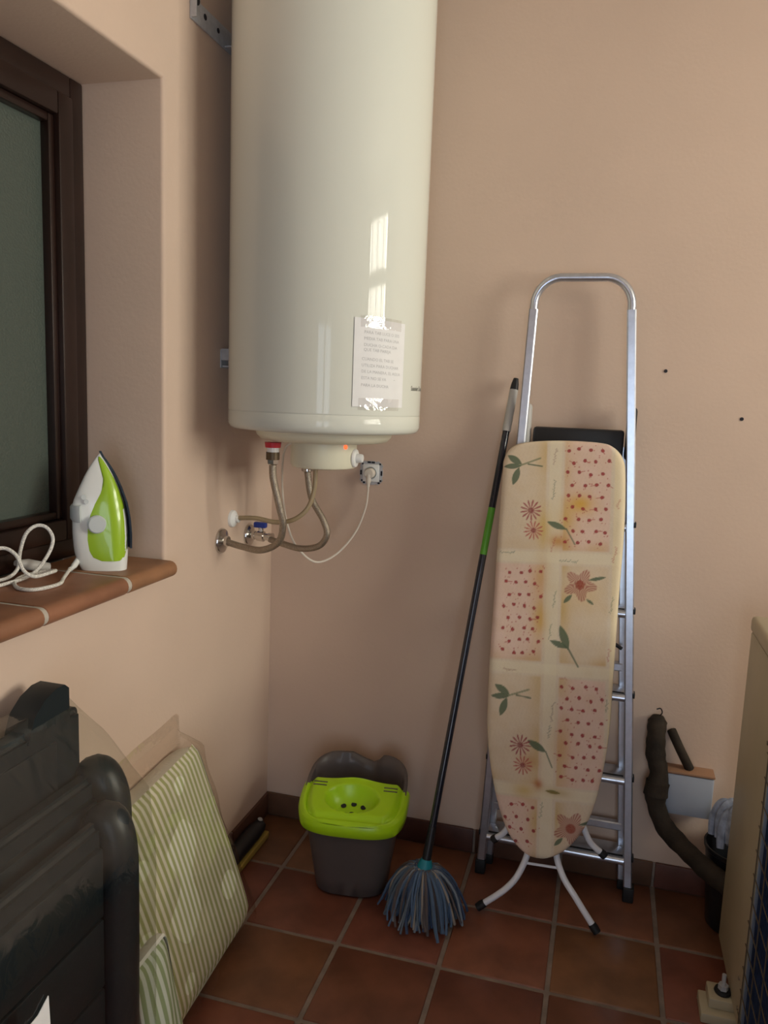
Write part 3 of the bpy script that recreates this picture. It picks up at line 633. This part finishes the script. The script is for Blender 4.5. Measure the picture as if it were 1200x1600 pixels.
for L_ in (LL, LR):
    leg = obj('leg', tube(L_, 0.0098, 12), 'leg_white', ib_)
    obj('foot_cap', tube([L_[-3], L_[-2], L_[-1]], [0.0120, 0.0132, 0.0125], 12), 'black_rubber', leg)
obj('cross_bar', tube([(-0.152, 2.318, 0.166), (-0.043, 2.318, 0.170)], 0.0042, 8), 'leg_white', ib_)
for Lp in ([(-0.150, 2.470, 1.00), (-0.170, 2.400, 0.42), (-0.211, 2.376, 0.246), (-0.258, 2.374, 0.188)], [(-0.040, 2.470, 1.00), (-0.010, 2.400, 0.42), (0.028, 2.376, 0.262), (0.088, 2.374, 0.203)]):
    L_ = leg_pts(Lp); leg = obj('leg', tube(L_, 0.0098, 12), 'leg_white', ib_)
    obj('foot_cap', tube([L_[-3], L_[-2], L_[-1]], [0.0120, 0.0132, 0.0125], 12), 'black_rubber', leg)

# ------------------------------------------------------------------ string mop leaning beside the ladder
mp = thing('string_mop', 'string mop with black pole and blue yarn head leaning by the ladder', 'mop', (-0.445, 2.21, 0.0))
pb, pt = Vector((-0.436, 2.215, 0.200)), Vector((-0.296, 2.575, 1.650))
def along(t): return pb+(pt-pb)*t
def pole(t0, t1, r): return tube([along(t0), along((t0+t1)/2), along(t1)], r, 14)
obj('pole', pole(0.0, 0.62, 0.0112), 'handle_black', mp)
obj('pole_band', pole(0.62, 0.72, 0.0114), 'handle_green', mp)['label'] = 'green band on the black pole'
obj('upper_pole', pole(0.72, 0.885, 0.0112), 'handle_black', mp)
gp = obj('grip', pole(0.885, 0.975, 0.0135), 'grip_grey', mp)
obj('grip_tip', pole(0.975, 1.0, [0.0135, 0.012, 0.008]), 'black_plastic', gp)
obj('ferrule', tube([along(-0.012), along(0.02), along(0.055)], [0.014, 0.0135, 0.012], 14), 'black_plastic', mp)
obj('socket', tube([along(-0.052)+Vector((0, 0, 0)), along(-0.03), along(-0.012)], [0.032, 0.026, 0.0165], 18), 'teal_plastic', mp)
sk_c = along(-0.040); YV, YFc, YC = [], [], []
for k in range(300):
    a = 2*PI*k/300*7.03+random.uniform(-.1, .1); ro_ = random.uniform(0.045, 0.122); r0 = 0.012+0.012*random.random()
    ex = Vector((math.cos(a), math.sin(a)*0.72, 0)); top = sk_c+Vector((0, 0, 0.012))+ex*r0
    zb = 0.006+0.016*random.random()*(1 if ro_ > 0.09 else 0.4); sw = Vector((random.uniform(-.02, .02), random.uniform(-.02, .02), 0))
    path = [top, top+ex*(ro_*0.30)+Vector((0, 0, 0.004)), top+ex*(ro_*0.68)+Vector((0, 0, -0.045))+sw*0.4, Vector((sk_c.x, sk_c.y-0.005, 0))+ex*ro_*1.0+sw+Vector((0, 0, 0.045)), Vector((sk_c.x, sk_c.y-0.01, 0))+ex*(ro_*0.98)+sw*1.8+Vector((0, 0, zb))]
    v, f = tube(smooth_path(path, 3), random.uniform(0.0030, 0.0052), 5)
    n = len(YV); YV += [tuple(p) for p in v]; YFc += [tuple(i+n for i in q) for q in f]
    c = lin(random.choice(((70, 92, 120), (82, 104, 130), (60, 76, 104), (120, 130, 140), (150, 140, 128), (88, 100, 112), (92, 84, 84))))
    YC += [(*c, 1)]*len(v)
yn = obj('yarn', (YV, YFc), 'mop_yarn', mp, colors=YC); yn['kind'] = 'stuff'; yn['label'] = 'blue grey and white yarn strands'

# ------------------------------------------------------------------ mop bucket with lime green wringer
BC = Vector((-0.702, 2.312, 0)); BA = math.radians(8); BM = Matrix.Translation(BC) @ Matrix.Rotation(BA, 4, 'Z')
NB = 72
def se(a, hx, hy, e=3.2):
    c, s = math.cos(a), math.sin(a); return (math.copysign(abs(c)**(2/e), c)*hx, math.copysign(abs(s)**(2/e), s)*hy)
def rim_z(y): 
    t = np.clip((y+0.12)/0.26, 0, 1); return 0.268+0.100*float(t)
def ring(k, inset=0.0, drop=0.0):
    out = []
    for i in range(NB):
        a = 2*PI*i/NB; hx, hy = 0.116+(0.160-0.116)*k, 0.106+(0.150-0.106)*k
        x, y = se(a, hx-inset, hy-inset); zt = rim_z(y)-drop
        nt = math.exp(-((x-0.028)/0.032)**4)*(1 if y > 0 else 0)
        zt -= 0.038*nt*k; y2 = y+0.018*nt*max(0, k-0.6)/0.4
        z = 0.002+zt*k
        if k == 0: z += 0.016*math.exp(-((x)/0.022)**2)*(1 if y < 0 else 0)
        out.append(BM @ Vector((x, y2, z)))
    return out
bk_ = thing('mop_bucket', 'grey brown plastic mop bucket with a lime green wringer lid', 'bucket', (BC.x, BC.y, 0.0))
rings = [ring(0.0, 0.006), ring(0.02), ring(0.25), ring(0.5), ring(0.75), ring(0.93), ring(0.955, -0.004), ring(0.99, -0.006), ring(1.0, -0.002), ring(1.0, 0.006, 0.002), ring(0.9, 0.008), ring(0.6, 0.008), ring(0.2, 0.008), ring(0.05, 0.008)]
obj('body', loft(rings), 'bucket_grey', bk_, sharp=60)
def half_x(y, hx, hy, e=3.2): return hx*max(0.0, 1-abs(y/hy)**e)**(1/e)
hx_, hy_ = 0.172, 0.162; yb_ = 0.022
def lid_pt(u, v):
    y = -hy_+(yb_+hy_)*(1-(1-v)**1.7 if v < 1 else 1); x = half_x(y, hx_, hy_)*(2*u-1)
    ins = min(half_x(y, hx_, hy_)-abs(x), y+hy_)
    z = 0.288+0.30*max(0, y+0.115) if y < 0.4 else 0
    z = 0.274+0.034*float(np.clip((y+0.13)/0.135, 0, 1))
    z += 0.010*float(np.clip(ins/0.012, 0, 1))-0.006*math.exp(-((ins-0.022)/0.004)**2)+0.012*float(np.clip((ins-0.026)/0.012, 0, 1))
    q = math.hypot((x+0.002)/0.088, (y+0.058)/0.062); z -= 0.050*(1-min(1, max(0, (q-0.45)/0.55))**2) if q < 1 else 0
    if v > 0.75: z += 0.012*math.exp(-(x/0.06)**2)*(v-0.75)/0.25
    return BM @ Vector((x, y, z))
top = grid(lid_pt, 60, 48)
skirt = []
for dz, off in ((0.0, 0.0), (-0.010, 0.004), (-0.036, 0.002), (-0.040, -0.004)):
    row = []
    for i in range(61):
        t = i/60; a = PI*(1.0+t) ; x, y = se(a, hx_+off, hy_+off)
        # extend along the sides up to the back edge of the lid
        row.append((x, y, dz, off))
    xs = half_x(yb_, hx_, hy_)+off
    row = [(-xs-0*off, yb_, dz, off)]+row+[(xs, yb_, dz, off)]
    skirt.append([BM @ Vector((x, y, 0.274+0.034*float(np.clip((y+0.13)/0.135, 0, 1))+d)) for x, y, d, o in row])
lid = obj('wringer_lid', join(top, loft(skirt, False, False, closed=False)), 'lime_plastic', bk_, sharp=60)
lid['label'] = 'lime green wringer insert'
for x, y in ((-0.032, -0.036), (0.0, -0.026), (0.032, -0.036), (0.0, -0.065), (-0.035, -0.068), (0.035, -0.068)):
    q = math.hypot((x+0.002)/0.088, (y+0.058)/0.062); zz = 0.274+0.034*float(np.clip((y+0.13)/0.135, 0, 1))+0.022-0.050*(1-max(0, (q-0.45)/0.55)**2)
    obj('drain_hole', xf(lathe([(0.009, 0.0012), (0.009, 0.0022)], (x, y, zz), (0, -0.35 if y > -0.04 else 0, 1), 14), BM), 'dark_slot', lid)
for sx in (-1, 1):
    for k in range(2):
        x, y = sx*0.115, -0.016+0.014*k; zz = 0.274+0.034*float(np.clip((y+0.13)/0.135, 0, 1))+0.0222
        obj('lid_rib', xf(box(x-0.022, x+0.022, y-0.0018, y+0.0018, zz-0.001, zz+0.0015), BM), 'bucket_grey', lid, smooth=False)

# ------------------------------------------------------------------ steam iron on the sill
en, ew = Vector((0.70, 0.714, 0)).normalized(), Vector((0.714, -0.70, 0)).normalized()
IO = Vector((-1.272, 1.672, SILL_Z+0.0005))
def ipt(n, wv, z): return IO+en*n+ew*wv+Vector((0, 0, z))
iz = [0.0, 0.02, 0.05, 0.09, 0.13, 0.17, 0.21, 0.24, 0.265, 0.285, 0.296]
nl = [0.020, 0.010, 0.003, 0.000, 0.000, 0.001, 0.018, 0.032, 0.046, 0.060, 0.069]
nr = [0.134, 0.136, 0.138, 0.139, 0.137, 0.131, 0.119, 0.107, 0.094, 0.081, 0.074]
def hw(z): return 0.052*max(0.03, 1-(z/0.30)**2.4)
def iron_sec(z, a0, a1, k=1.0, narrow=0.38, flat=0.35):
    W = hw(z)*k; out = []
    for i in range(28):
        a = 2*PI*i/28; c, s = math.cos(a), math.sin(a)
        t = (math.copysign(abs(c)**0.42, c)+1)/2; n_ = a0+(a1-a0)*t
        out.append(ipt(n_, math.copysign(abs(s)**0.7, s)*W*(narrow+(1-narrow)*min(1, t*1.5)), z))
    return out
ir = thing('steam_iron', 'white and lime green steam iron standing on its heel on the sill', 'iron', tuple(IO))
zs = np.linspace(0, 0.296, 26)
obj('body', loft([iron_sec(z, interp(z, iz, nl), interp(z, iz, nr)-0.006) for z in zs]), 'iron_white', ir, sharp=60)
gz = [0.026, 0.034, 0.05, 0.08, 0.11, 0.14, 0.17, 0.20, 0.23, 0.26, 0.278, 0.286]
gl = [0.062, 0.044, 0.035, 0.031, 0.032, 0.038, 0.050, 0.066, 0.072, 0.066, 0.063, 0.064]
gr = [0.104, 0.116, 0.122, 0.126, 0.127, 0.125, 0.119, 0.110, 0.099, 0.084, 0.074, 0.068]
def green_sec(z):
    a0, a1 = interp(z, gz, gl), interp(z, gz, gr); b0, b1 = interp(z, iz, nl), interp(z, iz, nr)-0.006; out = []
    def wid(n_):
        t = (n_-b0)/(b1-b0); t = min(0.999, max(0.001, t)); c = (2*t-1); c_ = math.copysign(abs(c)**(1/0.42), c); s = math.sqrt(max(0, 1-c_*c_))
        return s**0.7*hw(z)*(0.38+0.62*min(1, t*1.5))
    for sd in (1, -1):
        for i in range(9):
            t = i/8 if sd > 0 else 1-i/8; n_ = a0+(a1-a0)*t
            out.append(ipt(n_, sd*(wid(n_)+0.0016*min(1, 6*t*(1-t)+0.2)), z))
    return out
obj('side_panel', loft([green_sec(z) for z in np.linspace(0.026, 0.286, 30)]), 'iron_green', ir, sharp=60)['label'] = 'lime green side panel'
sp = []
for z in np.linspace(0.056, 0.300, 20):
    n0 = interp(z, iz, nr)-0.008; W = 0.051*max(0.02, 1-(z/0.302)**2.4); sp.append([ipt(n0, -W, z), ipt(n0+0.004, -W, z), ipt(n0+0.006, -W*0.9, z), ipt(n0+0.006, W*0.9, z), ipt(n0+0.004, W, z), ipt(n0, W, z)])
obj('soleplate', loft(sp), 'soleplate', ir)
obj('dial', lathe([(0.023, 0.0), (0.023, 0.006), (0.020, 0.009), (0.002, 0.0095)], ipt(0.052, 0.036, 0.120), ew, 26), 'iron_grey', ir)
obj('button', loft([[p+ew*0.0 for p in iron_sec(z, -0.004 if 0.13 < z < 0.165 else 0.0, 0.018, 0.8, 0.5)] for z in (0.125, 0.131, 0.160, 0.166)]), 'iron_grey', ir)
obj('trigger_marks', join(*[lathe([(0.006, 0), (0.006, 0.0012)], ipt(0.024+0.006*k, 0.0245, 0.188-0.012*k), ew, 12) for k in range(2)]), 'iron_grey', ir)
obj('red_mark', box(-0.008, 0.008, -0.002, 0.002, -0.0022, 0.0022), 'red_plastic', ir, smooth=False).matrix_local = Matrix.Translation(ipt(0.054, 0.0335, 0.052)-Vector(IO)) @ en.to_track_quat('X', 'Z').to_matrix().to_4x4()
cp = smooth_path([(-1.264, 1.668, 1.131), (-1.250, 1.630, 1.128), (-1.222, 1.570, 1.121), (-1.198, 1.528, 1.121), (-1.198, 1.486, 1.121), (-1.214, 1.453, 1.121), (-1.254, 1.455, 1.121), (-1.300, 1.50, 1.121), (-1.318, 1.555, 1.122), (-1.300, 1.60, 1.124), (-1.268, 1.60, 1.130), (-1.25, 1.56, 1.135), (-1.258, 1.515, 1.134),
    (-1.275, 1.50, 1.150), (-1.298, 1.502, 1.185), (-1.325, 1.488, 1.200), (-1.340, 1.44, 1.185), (-1.33, 1.40, 1.150), (-1.31, 1.40, 1.125), (-1.30, 1.47, 1.122), (-1.290, 1.545, 1.130), (-1.278, 1.585, 1.168), (-1.275, 1.603, 1.205), (-1.288, 1.600, 1.233), (-1.306, 1.585, 1.240), (-1.320, 1.565, 1.222), (-1.330, 1.555, 1.180), (-1.332, 1.548, 1.140), (-1.33, 1.51, 1.124), (-1.335, 1.45, 1.124), (-1.30, 1.38, 1.122), (-1.25, 1.39, 1.121)], 7)
obj('cord', tube(cp, 0.0044, 8), 'cord_braid', ir)['label'] = 'white braided cord lying in loops'
obj('cord_sleeve', tube(smooth_path([(-1.262, 1.678, 1.142), (-1.257, 1.655, 1.131), (-1.250, 1.632, 1.128)], 4), [0.0075]*5+[0.006]*4, 10), 'iron_white', ir)
obj('cord_plug', tube([(-1.345, 1.555, 1.150), (-1.335, 1.585, 1.142), (-1.322, 1.612, 1.132), (-1.312, 1.632, 1.128)], [0.007, 0.014, 0.014, 0.011], 10), 'grip_grey', ir)

# ------------------------------------------------------------------ striped cushions in a clear bag, leaning on the left wall
def cushion(name, label, o, wdt, hgt, thk, lean, roll, period, col_a, col_b, group):
    """o: lower far corner of the front face; the face runs towards -y and up, leaning back to the wall"""
    up = Vector((-math.sin(lean), 0, math.cos(lean))); nrm = Vector((math.cos(lean), 0, math.sin(lean))); sd = Vector((0, -1, 0))
    R = Matrix.Rotation(roll, 3, nrm); up = R @ up; sd = R @ sd
    nu, nv = 300, 24; V = []; Cc = []; F = []
    for j in range(nv+1):
        for i in range(nu+1):
            u, v = i/nu, j/nv; eu = min(u, 1-u)*wdt; ev = min(v, 1-v)*hgt
            d = -0.014*math.exp(-eu/0.012)-0.014*math.exp(-ev/0.014)+0.010*math.sin(PI*u)*math.sin(PI*v)+0.003*math.sin(u*9+v*5)
            V.append(Vector(o)+sd*(u*wdt)+up*(v*hgt)+nrm*d)
            t = (u*wdt/period+0.12*math.sin(v*3)) % 1.0
            m = min(1, max(0, (abs(t-0.5)-0.20)/0.08)); Cc.append((*[a*(1-m)+b*m for a, b in zip(col_a, col_b)], 1))
    F = [(j*(nu+1)+i, j*(nu+1)+i+1, (j+1)*(nu+1)+i+1, (j+1)*(nu+1)+i) for j in range(nv) for i in range(nu)]
    c = thing(name, label, 'cushion', (o[0]-0.08, o[1]-wdt/2, 0.0), group)
    obj('striped_face', (V, F), 'striped_canvas', c, sharp=180, colors=Cc)
    prof = []
    for d, k in ((-0.012, 0.0), (-thk*0.35, -0.004), (-thk*0.7, -0.003), (-thk, 0.006)):
        rg = []
        for q in range(40):
            a = 2*PI*q/40; x, y = se(a, wdt/2-k, hgt/2-k, 14); rg.append(Vector(o)+sd*(wdt/2+x)+up*(hgt/2+y)+nrm*d)
        prof.append(rg)
    obj('side_band', loft(prof, False, True), 'pad_edge', c)
    return up, sd, nrm
cu = (-0.905, 1.985, 0.055)
up_, sd_, nr_ = cushion('seat_cushion', 'green and white striped seat cushion leaning on the wall in a clear bag', cu, 0.545, 0.545, 0.085, math.radians(17), math.radians(4), 0.0205, lin((240, 240, 226)), lin((178, 186, 130)), 'striped cushions')
def film(name, label, vf, m, cat, group=None):
    return tag(obj(name, vf, m, sharp=180), label, cat, group)
def bag_pt(u, v):
    # front sheet of the bag: a little larger than the cushion, rising into a loose flap above it
    a = -0.012+0.60*u; h = -0.012+0.64*v
    d = 0.010+0.005*math.sin(u*17+v*8)+0.004*math.sin(v*23-u*6)
    if v > 0.86: k = (v-0.86)/0.14; d -= 0.10*min(1, k*1.6); h += 0.028*k*(1-0.55*u)
    e = min(u, 1-u); d -= 0.05*math.exp(-e/0.012)
    p = Vector(cu)+sd_*a+up_*h+nr_*d
    p.x = max(p.x, XL+0.004); p.z = max(p.z, 0.004); return p
film('plastic_bag', 'clear plastic bag around the striped cushion with a loose pointed top flap', grid(bag_pt, 40, 60), 'film_bag', 'bag', 'clear wrapping')
cu2 = (-0.838, 1.500, 0.008)
cushion('seat_cushion', 'second striped cushion half hidden behind the wrapped black chairs', cu2, 0.125, 0.33, 0.05, math.radians(8), math.radians(3), 0.0205, lin((196, 202, 186)), lin((140, 154, 112)), 'striped cushions')

# ------------------------------------------------------------------ nested black garden chairs wrapped in clear film
def rr_slab(x0, x1, y0, y1, z0, z1, rc, bev=0.012):
    """upright slab with rounded top corners"""
    poly = [(y0, z0), (y1, z0)]
    for k in range(9): a = PI/2*k/8; poly.append((y1-rc+rc*math.cos(a), z1-rc+rc*math.sin(a)))
    for k in range(9): a = PI/2+PI/2*k/8; poly.append((y0+rc+rc*math.cos(a), z1-rc+rc*math.sin(a)))
    bm = bmesh.new(); v, f = prism(poly, 0, x0, x1); vs = [bm.verts.new(p) for p in v]
    for q in f: bm.faces.new([vs[i] for i in q])
    bmesh.ops.recalc_face_normals(bm, faces=bm.faces[:])
    es = [e for e in bm.edges if abs(e.verts[0].co.x-e.verts[1].co.x) < 1e-6]
    bmesh.ops.bevel(bm, geom=es, offset=bev, segments=3, affect='EDGES'); bm.verts.index_update(); return bm_out(bm)
hull = []
def chair(label, x0, x1, y1, z1, arm_r, top, rc=0.05):
    c = thing('garden_chair', label, 'chair', ((x0+x1)/2, 0.95, 0.0), 'nested black garden chairs')
    y0 = 0.52 if x1 < -0.95 else 0.61
    obj('backrest', rr_slab(x0, x1-0.010 if not top else x1+0.012, y0, y1-(0.02 if not top else 0), 0.02, z1, rc), 'chair_plastic', c)
    z = 0.06; n = int((z1-0.10)/0.135); pitch = (z1-0.10)/n
    for k in range(n): obj('slat', box(x1-0.014, x1+(0.004 if not top else 0.016), y0+0.05, y1-0.085, z+k*pitch+0.003, z+(k+1)*pitch-0.003, 0.004), 'chair_plastic', c)
    for yy in ((y1-arm_r, y0+arm_r) if not top else ()):
        P = smooth_path([(x0-0.01, yy, z1-0.13), (x0+0.005, yy, z1-0.045), ((x0+x1)/2+0.005, yy, z1-0.012), (x1+0.004, yy, z1-0.060), (x1+0.008, yy, z1-0.17), (x1+0.006, yy, 0.30), (x1+0.004, yy, 0.012)], 7)
        obj('arm', tube(P, arm_r, 16), 'chair_plastic', c)
    if top:
        poly = [(1.335, z1-0.02), (1.335, z1+0.055), (1.322, z1+0.066), (1.295, z1+0.066), (1.262, z1+0.054), (1.232, z1+0.030), (1.212, z1-0.02)]
        obj('top_rail', prism(poly, 0, x0-0.005, x1+0.014), 'chair_plastic', c)
    hull.extend([(x1+arm_r+0.022, yy, zz) for yy in (y0-0.01, y1+0.012) for zz in (0.006, z1-0.05)]+[(x, yy, z1+0.028) for x in (x0, x1) for yy in (y0, y1-0.03)])
chair('tallest black plastic garden chair, innermost of the wrapped stack by the wall', -1.085, -1.045, 1.378, 0.905, 0.028, True, 0.016)
chair('middle black plastic garden chair of the wrapped stack', -1.030, -0.975, 1.425, 0.765, 0.042, False)
chair('foremost black plastic garden chair of the wrapped stack, facing the room', -0.950, -0.905, 1.345, 0.715, 0.040, False)
hull += [(-1.12, 0.50, 0.006), (-1.12, 1.40, 0.006), (-1.10, 1.36, 0.93), (-1.10, 0.5, 0.93)]
bm = bmesh.new()
for p in hull: bm.verts.new(p)
r_ = bmesh.ops.convex_hull(bm, input=bm.verts[:])
bmesh.ops.delete(bm, geom=list({g for g in r_['geom_interior'] if isinstance(g, bmesh.types.BMVert)}), context='VERTS')
bmesh.ops.subdivide_edges(bm, edges=bm.edges[:], cuts=7, use_grid_fill=True)
for v in bm.verts:
    n3 = noise.noise(v.co*9.0)*0.006+noise.noise(v.co*23)*0.003; v.co.x += n3; v.co.z = max(0.004, v.co.z+n3*0.6); v.co.x = max(v.co.x, XL+0.004)
bm.verts.index_update()
wr = film('plastic_wrap', 'clear shiny plastic film wrapped around the black garden chairs', bm_out(bm), 'film_chairs', 'plastic wrap', 'clear wrapping')
obj('paper_label', join(prism([(0.86, 0.43), (1.020, 0.470), (1.016, 0.556), (0.99, 0.540), (0.86, 0.525)], 0, -0.8395, -0.838)), 'paper', wr, smooth=False)['label'] = 'torn white paper label'

# ------------------------------------------------------------------ brush head lying by the skirting
bh = thing('brush_head', 'black brush head with yellow bristles lying against the left skirting', 'brush', (-1.09, 2.30, 0.0))
bp = []
for k in range(17):
    t = k/16; y = 2.10+0.36*t; r = 0.030*min(1, math.sqrt(max(0.02, 1-abs(2*t-1)**6))); bp.append([Vector((-1.094+1.05*r*math.cos(a)*1.0, y, 0.046+0.80*r*math.sin(a))) for a in [2*PI*q/18 for q in range(18)]])
obj('block', loft(bp), 'black_plastic', bh)
obj('bristles', box(-1.118, -1.060, 2.12, 2.445, 0.001, 0.024, 0.004), 'bristle_yellow', bh)
obj('hang_hole', lathe([(0.010, 0), (0.007, 0.003), (0.001, 0.003)], (-1.092, 2.435, 0.068), (0.3, 0, 1), 12), 'grip_grey', bh)

# ------------------------------------------------------------------ air conditioning unit at the right edge
UX, UY0, UY1, UZ0, UZ1 = 0.419, 1.28, 2.314, 0.055, 1.022
ac = thing('air_conditioner', 'cream air conditioning unit with a wire guarded coil at the right edge', 'air conditioner', (UX+0.17, 1.8, 0.0))
obj('casing', box(UX+0.02, UX+0.35, UY0, UY1, UZ0, UZ1-0.012, 0.010), 'unit_cream', ac)
obj('lid', box(UX-0.003, UX+0.355, UY0-0.005, UY1+0.004, UZ1-0.045, UZ1, 0.012, 3), 'unit_cream', ac)
obj('end_panel', box(UX, UX+0.03, 1.950, UY1-0.001, UZ0+0.001, UZ1-0.044, 0.006), 'unit_cream', ac)
obj('corner_post', box(UX, UX+0.03, UY0+0.001, UY0+0.06, UZ0+0.001, UZ1-0.044, 0.006), 'unit_cream', ac)
coil = obj('coil', box(UX+0.012, UX+0.022, UY0+0.06, 1.938, UZ0+0.02, UZ1-0.05), 'coil_blue', ac, smooth=False)
for k in range(44): obj('fin', box(UX+0.008, UX+0.012, UY0+0.065+k*0.0145, UY0+0.0665+k*0.0145, UZ0+0.02, UZ1-0.05), 'coil_blue', coil, smooth=False)
obj('coil_edge', box(UX+0.004, UX+0.02, 1.936, 1.950, UZ0+0.01, UZ1-0.05, 0.002), 'coil_edge', ac)
for k in range(15): obj('grille_wire', tube([(UX-0.002, UY0+0.05, UZ0+0.045+k*0.062), (UX-0.002, 1.955, UZ0+0.045+k*0.062)], 0.0016, 6), 'wire', ac)
for k in range(7): obj('grille_wire', tube([(UX-0.005, UY0+0.085+k*0.093, UZ0+0.02), (UX-0.005, UY0+0.085+k*0.093, UZ1-0.05)], 0.0016, 6), 'wire', ac)
for y, z in ((1.968, 0.80), (1.985, 0.17), (1.968, 0.10)): obj('screw', lathe([(0.0055, 0), (0.005, 0.003), (0.001, 0.0032)], (UX, y, z), (-1, 0, 0), 10), 'wire', ac)
for y in (2.06, 1.42):
    ft = obj('foot', join(box(UX-0.075, UX+0.42, y-0.045, y+0.045, 0.0005, 0.028, 0.004), box(UX-0.055, UX+0.40, y-0.02, y+0.05, 0.028, 0.0555, 0.004)), 'unit_cream', ac)
    obj('rubber_washer', lathe([(0.020, 0.0556), (0.022, 0.060), (0.020, 0.066)], (UX-0.018, y+0.014, 0), seg=20), 'black_rubber', ft)
    obj('bolt', join(lathe([(0.013, 0.066), (0.013, 0.079)], (UX-0.018, y+0.014, 0), seg=6), lathe([(0.0055, 0.079), (0.0055, 0.108)], (UX-0.018, y+0.014, 0), seg=10)), 'galvanised', ft)

# lagged pipe from the wall into the unit, thin pipe, junction box
PL = smooth_path([(0.223, 2.598, 0.590), (0.220, 2.565, 0.545), (0.222, 2.548, 0.480), (0.236, 2.535, 0.423), (0.232, 2.522, 0.342), (0.262, 2.50, 0.271), (0.318, 2.45, 0.236), (0.376, 2.385, 0.218), (0.43, 2.345, 0.200), (0.47, 2.316, 0.195)], 6)
rad = [0.0295+0.0012*math.sin(i*1.7)+0.0012*math.sin(i*0.6+1)+(0.0025 if 19 < i < 25 else 0) for i in range(len(PL))]; rad[0] = 0.018; rad[1] = 0.024
lp = thing('lagged_pipe', 'thick dark foam lagged pipe curving from the wall down to the air conditioner', 'pipe', (0.32, 2.46, 0.17))
obj('lagging', tube(PL, rad, 14), 'lagging', lp)
obj('binding', tube(PL[20:24], [r+0.004 for r in rad[20:24]], 14), 'lagging', lp)
obj('wire_end', tube(smooth_path([(0.223, 2.590, 0.590), (0.232, 2.570, 0.612), (0.226, 2.565, 0.628), (0.214, 2.565, 0.624)], 5), 0.002, 6), 'black_plastic', lp)
tag(obj('conduit', tube(smooth_path([(0.268, 2.5985, 0.548), (0.280, 2.578, 0.528), (0.300, 2.57, 0.492), (0.330, 2.57, 0.4385)], 6), 0.0145, 12), 'lagging'), 'short dark conduit entering the top of the white wall box', 'conduit')
jb = thing('junction_box', 'white wall box with a brownish top beneath the dark conduit', 'junction box', (0.34, 2.57, 0.285))
obj('housing', box(0.262, 0.402, 2.540, YB-0.0005, 0.292, 0.428, 0.006), 'box_white_shaded', jb)
obj('top_cover', box(0.260, 0.404, 2.538, YB-0.0005, 0.4285, 0.4375, 0.003), 'box_lid', jb)

# second bucket squeezed behind the unit, with a cloth hanging out
b2 = thing('bucket', 'dark bucket squeezed between the air conditioner and the back wall', 'bucket', (0.485, 2.468, 0.0))
obj('body', lathe([(0.078, 0.001), (0.082, 0.006), (0.101, 0.245), (0.106, 0.250), (0.106, 0.262), (0.101, 0.262), (0.097, 0.245), (0.080, 0.012)], (0.485, 2.468, 0), seg=36), 'black_plastic', b2)
cl = []
for k in range(11):
    t = k/10; p = [(0.485, 2.47, 0.22), (0.470, 2.47, 0.30), (0.445, 2.455, 0.36), (0.415, 2.44, 0.375), (0.392, 2.42, 0.345), (0.384, 2.40, 0.29), (0.386, 2.393, 0.245)]
    cl.append(1)
cp2 = smooth_path([(0.485, 2.475, 0.20), (0.475, 2.475, 0.30), (0.455, 2.47, 0.368), (0.425, 2.455, 0.388), (0.402, 2.435, 0.352), (0.398, 2.418, 0.300)], 6)
WV = []; WF = []
for k in range(9):
    off = Vector((0.010*math.cos(k*2.4)+0.004*k, 0.026*math.sin(k*2.4), 0.006*math.cos(k*1.7)))
    v, f = tube([p+off*(0.5+i/len(cp2)) for i, p in enumerate(cp2)], [0.010+0.006*math.sin(PI*i/len(cp2)) for i in range(len(cp2))], 8); n = len(WV); WV += v; WF += [tuple(i+n for i in q) for q in f]
tag(obj('cleaning_cloth', (WV, WF), 'wash_cloth'), 'bluish white cloth bunched over the rim of the dark bucket', 'cloth')
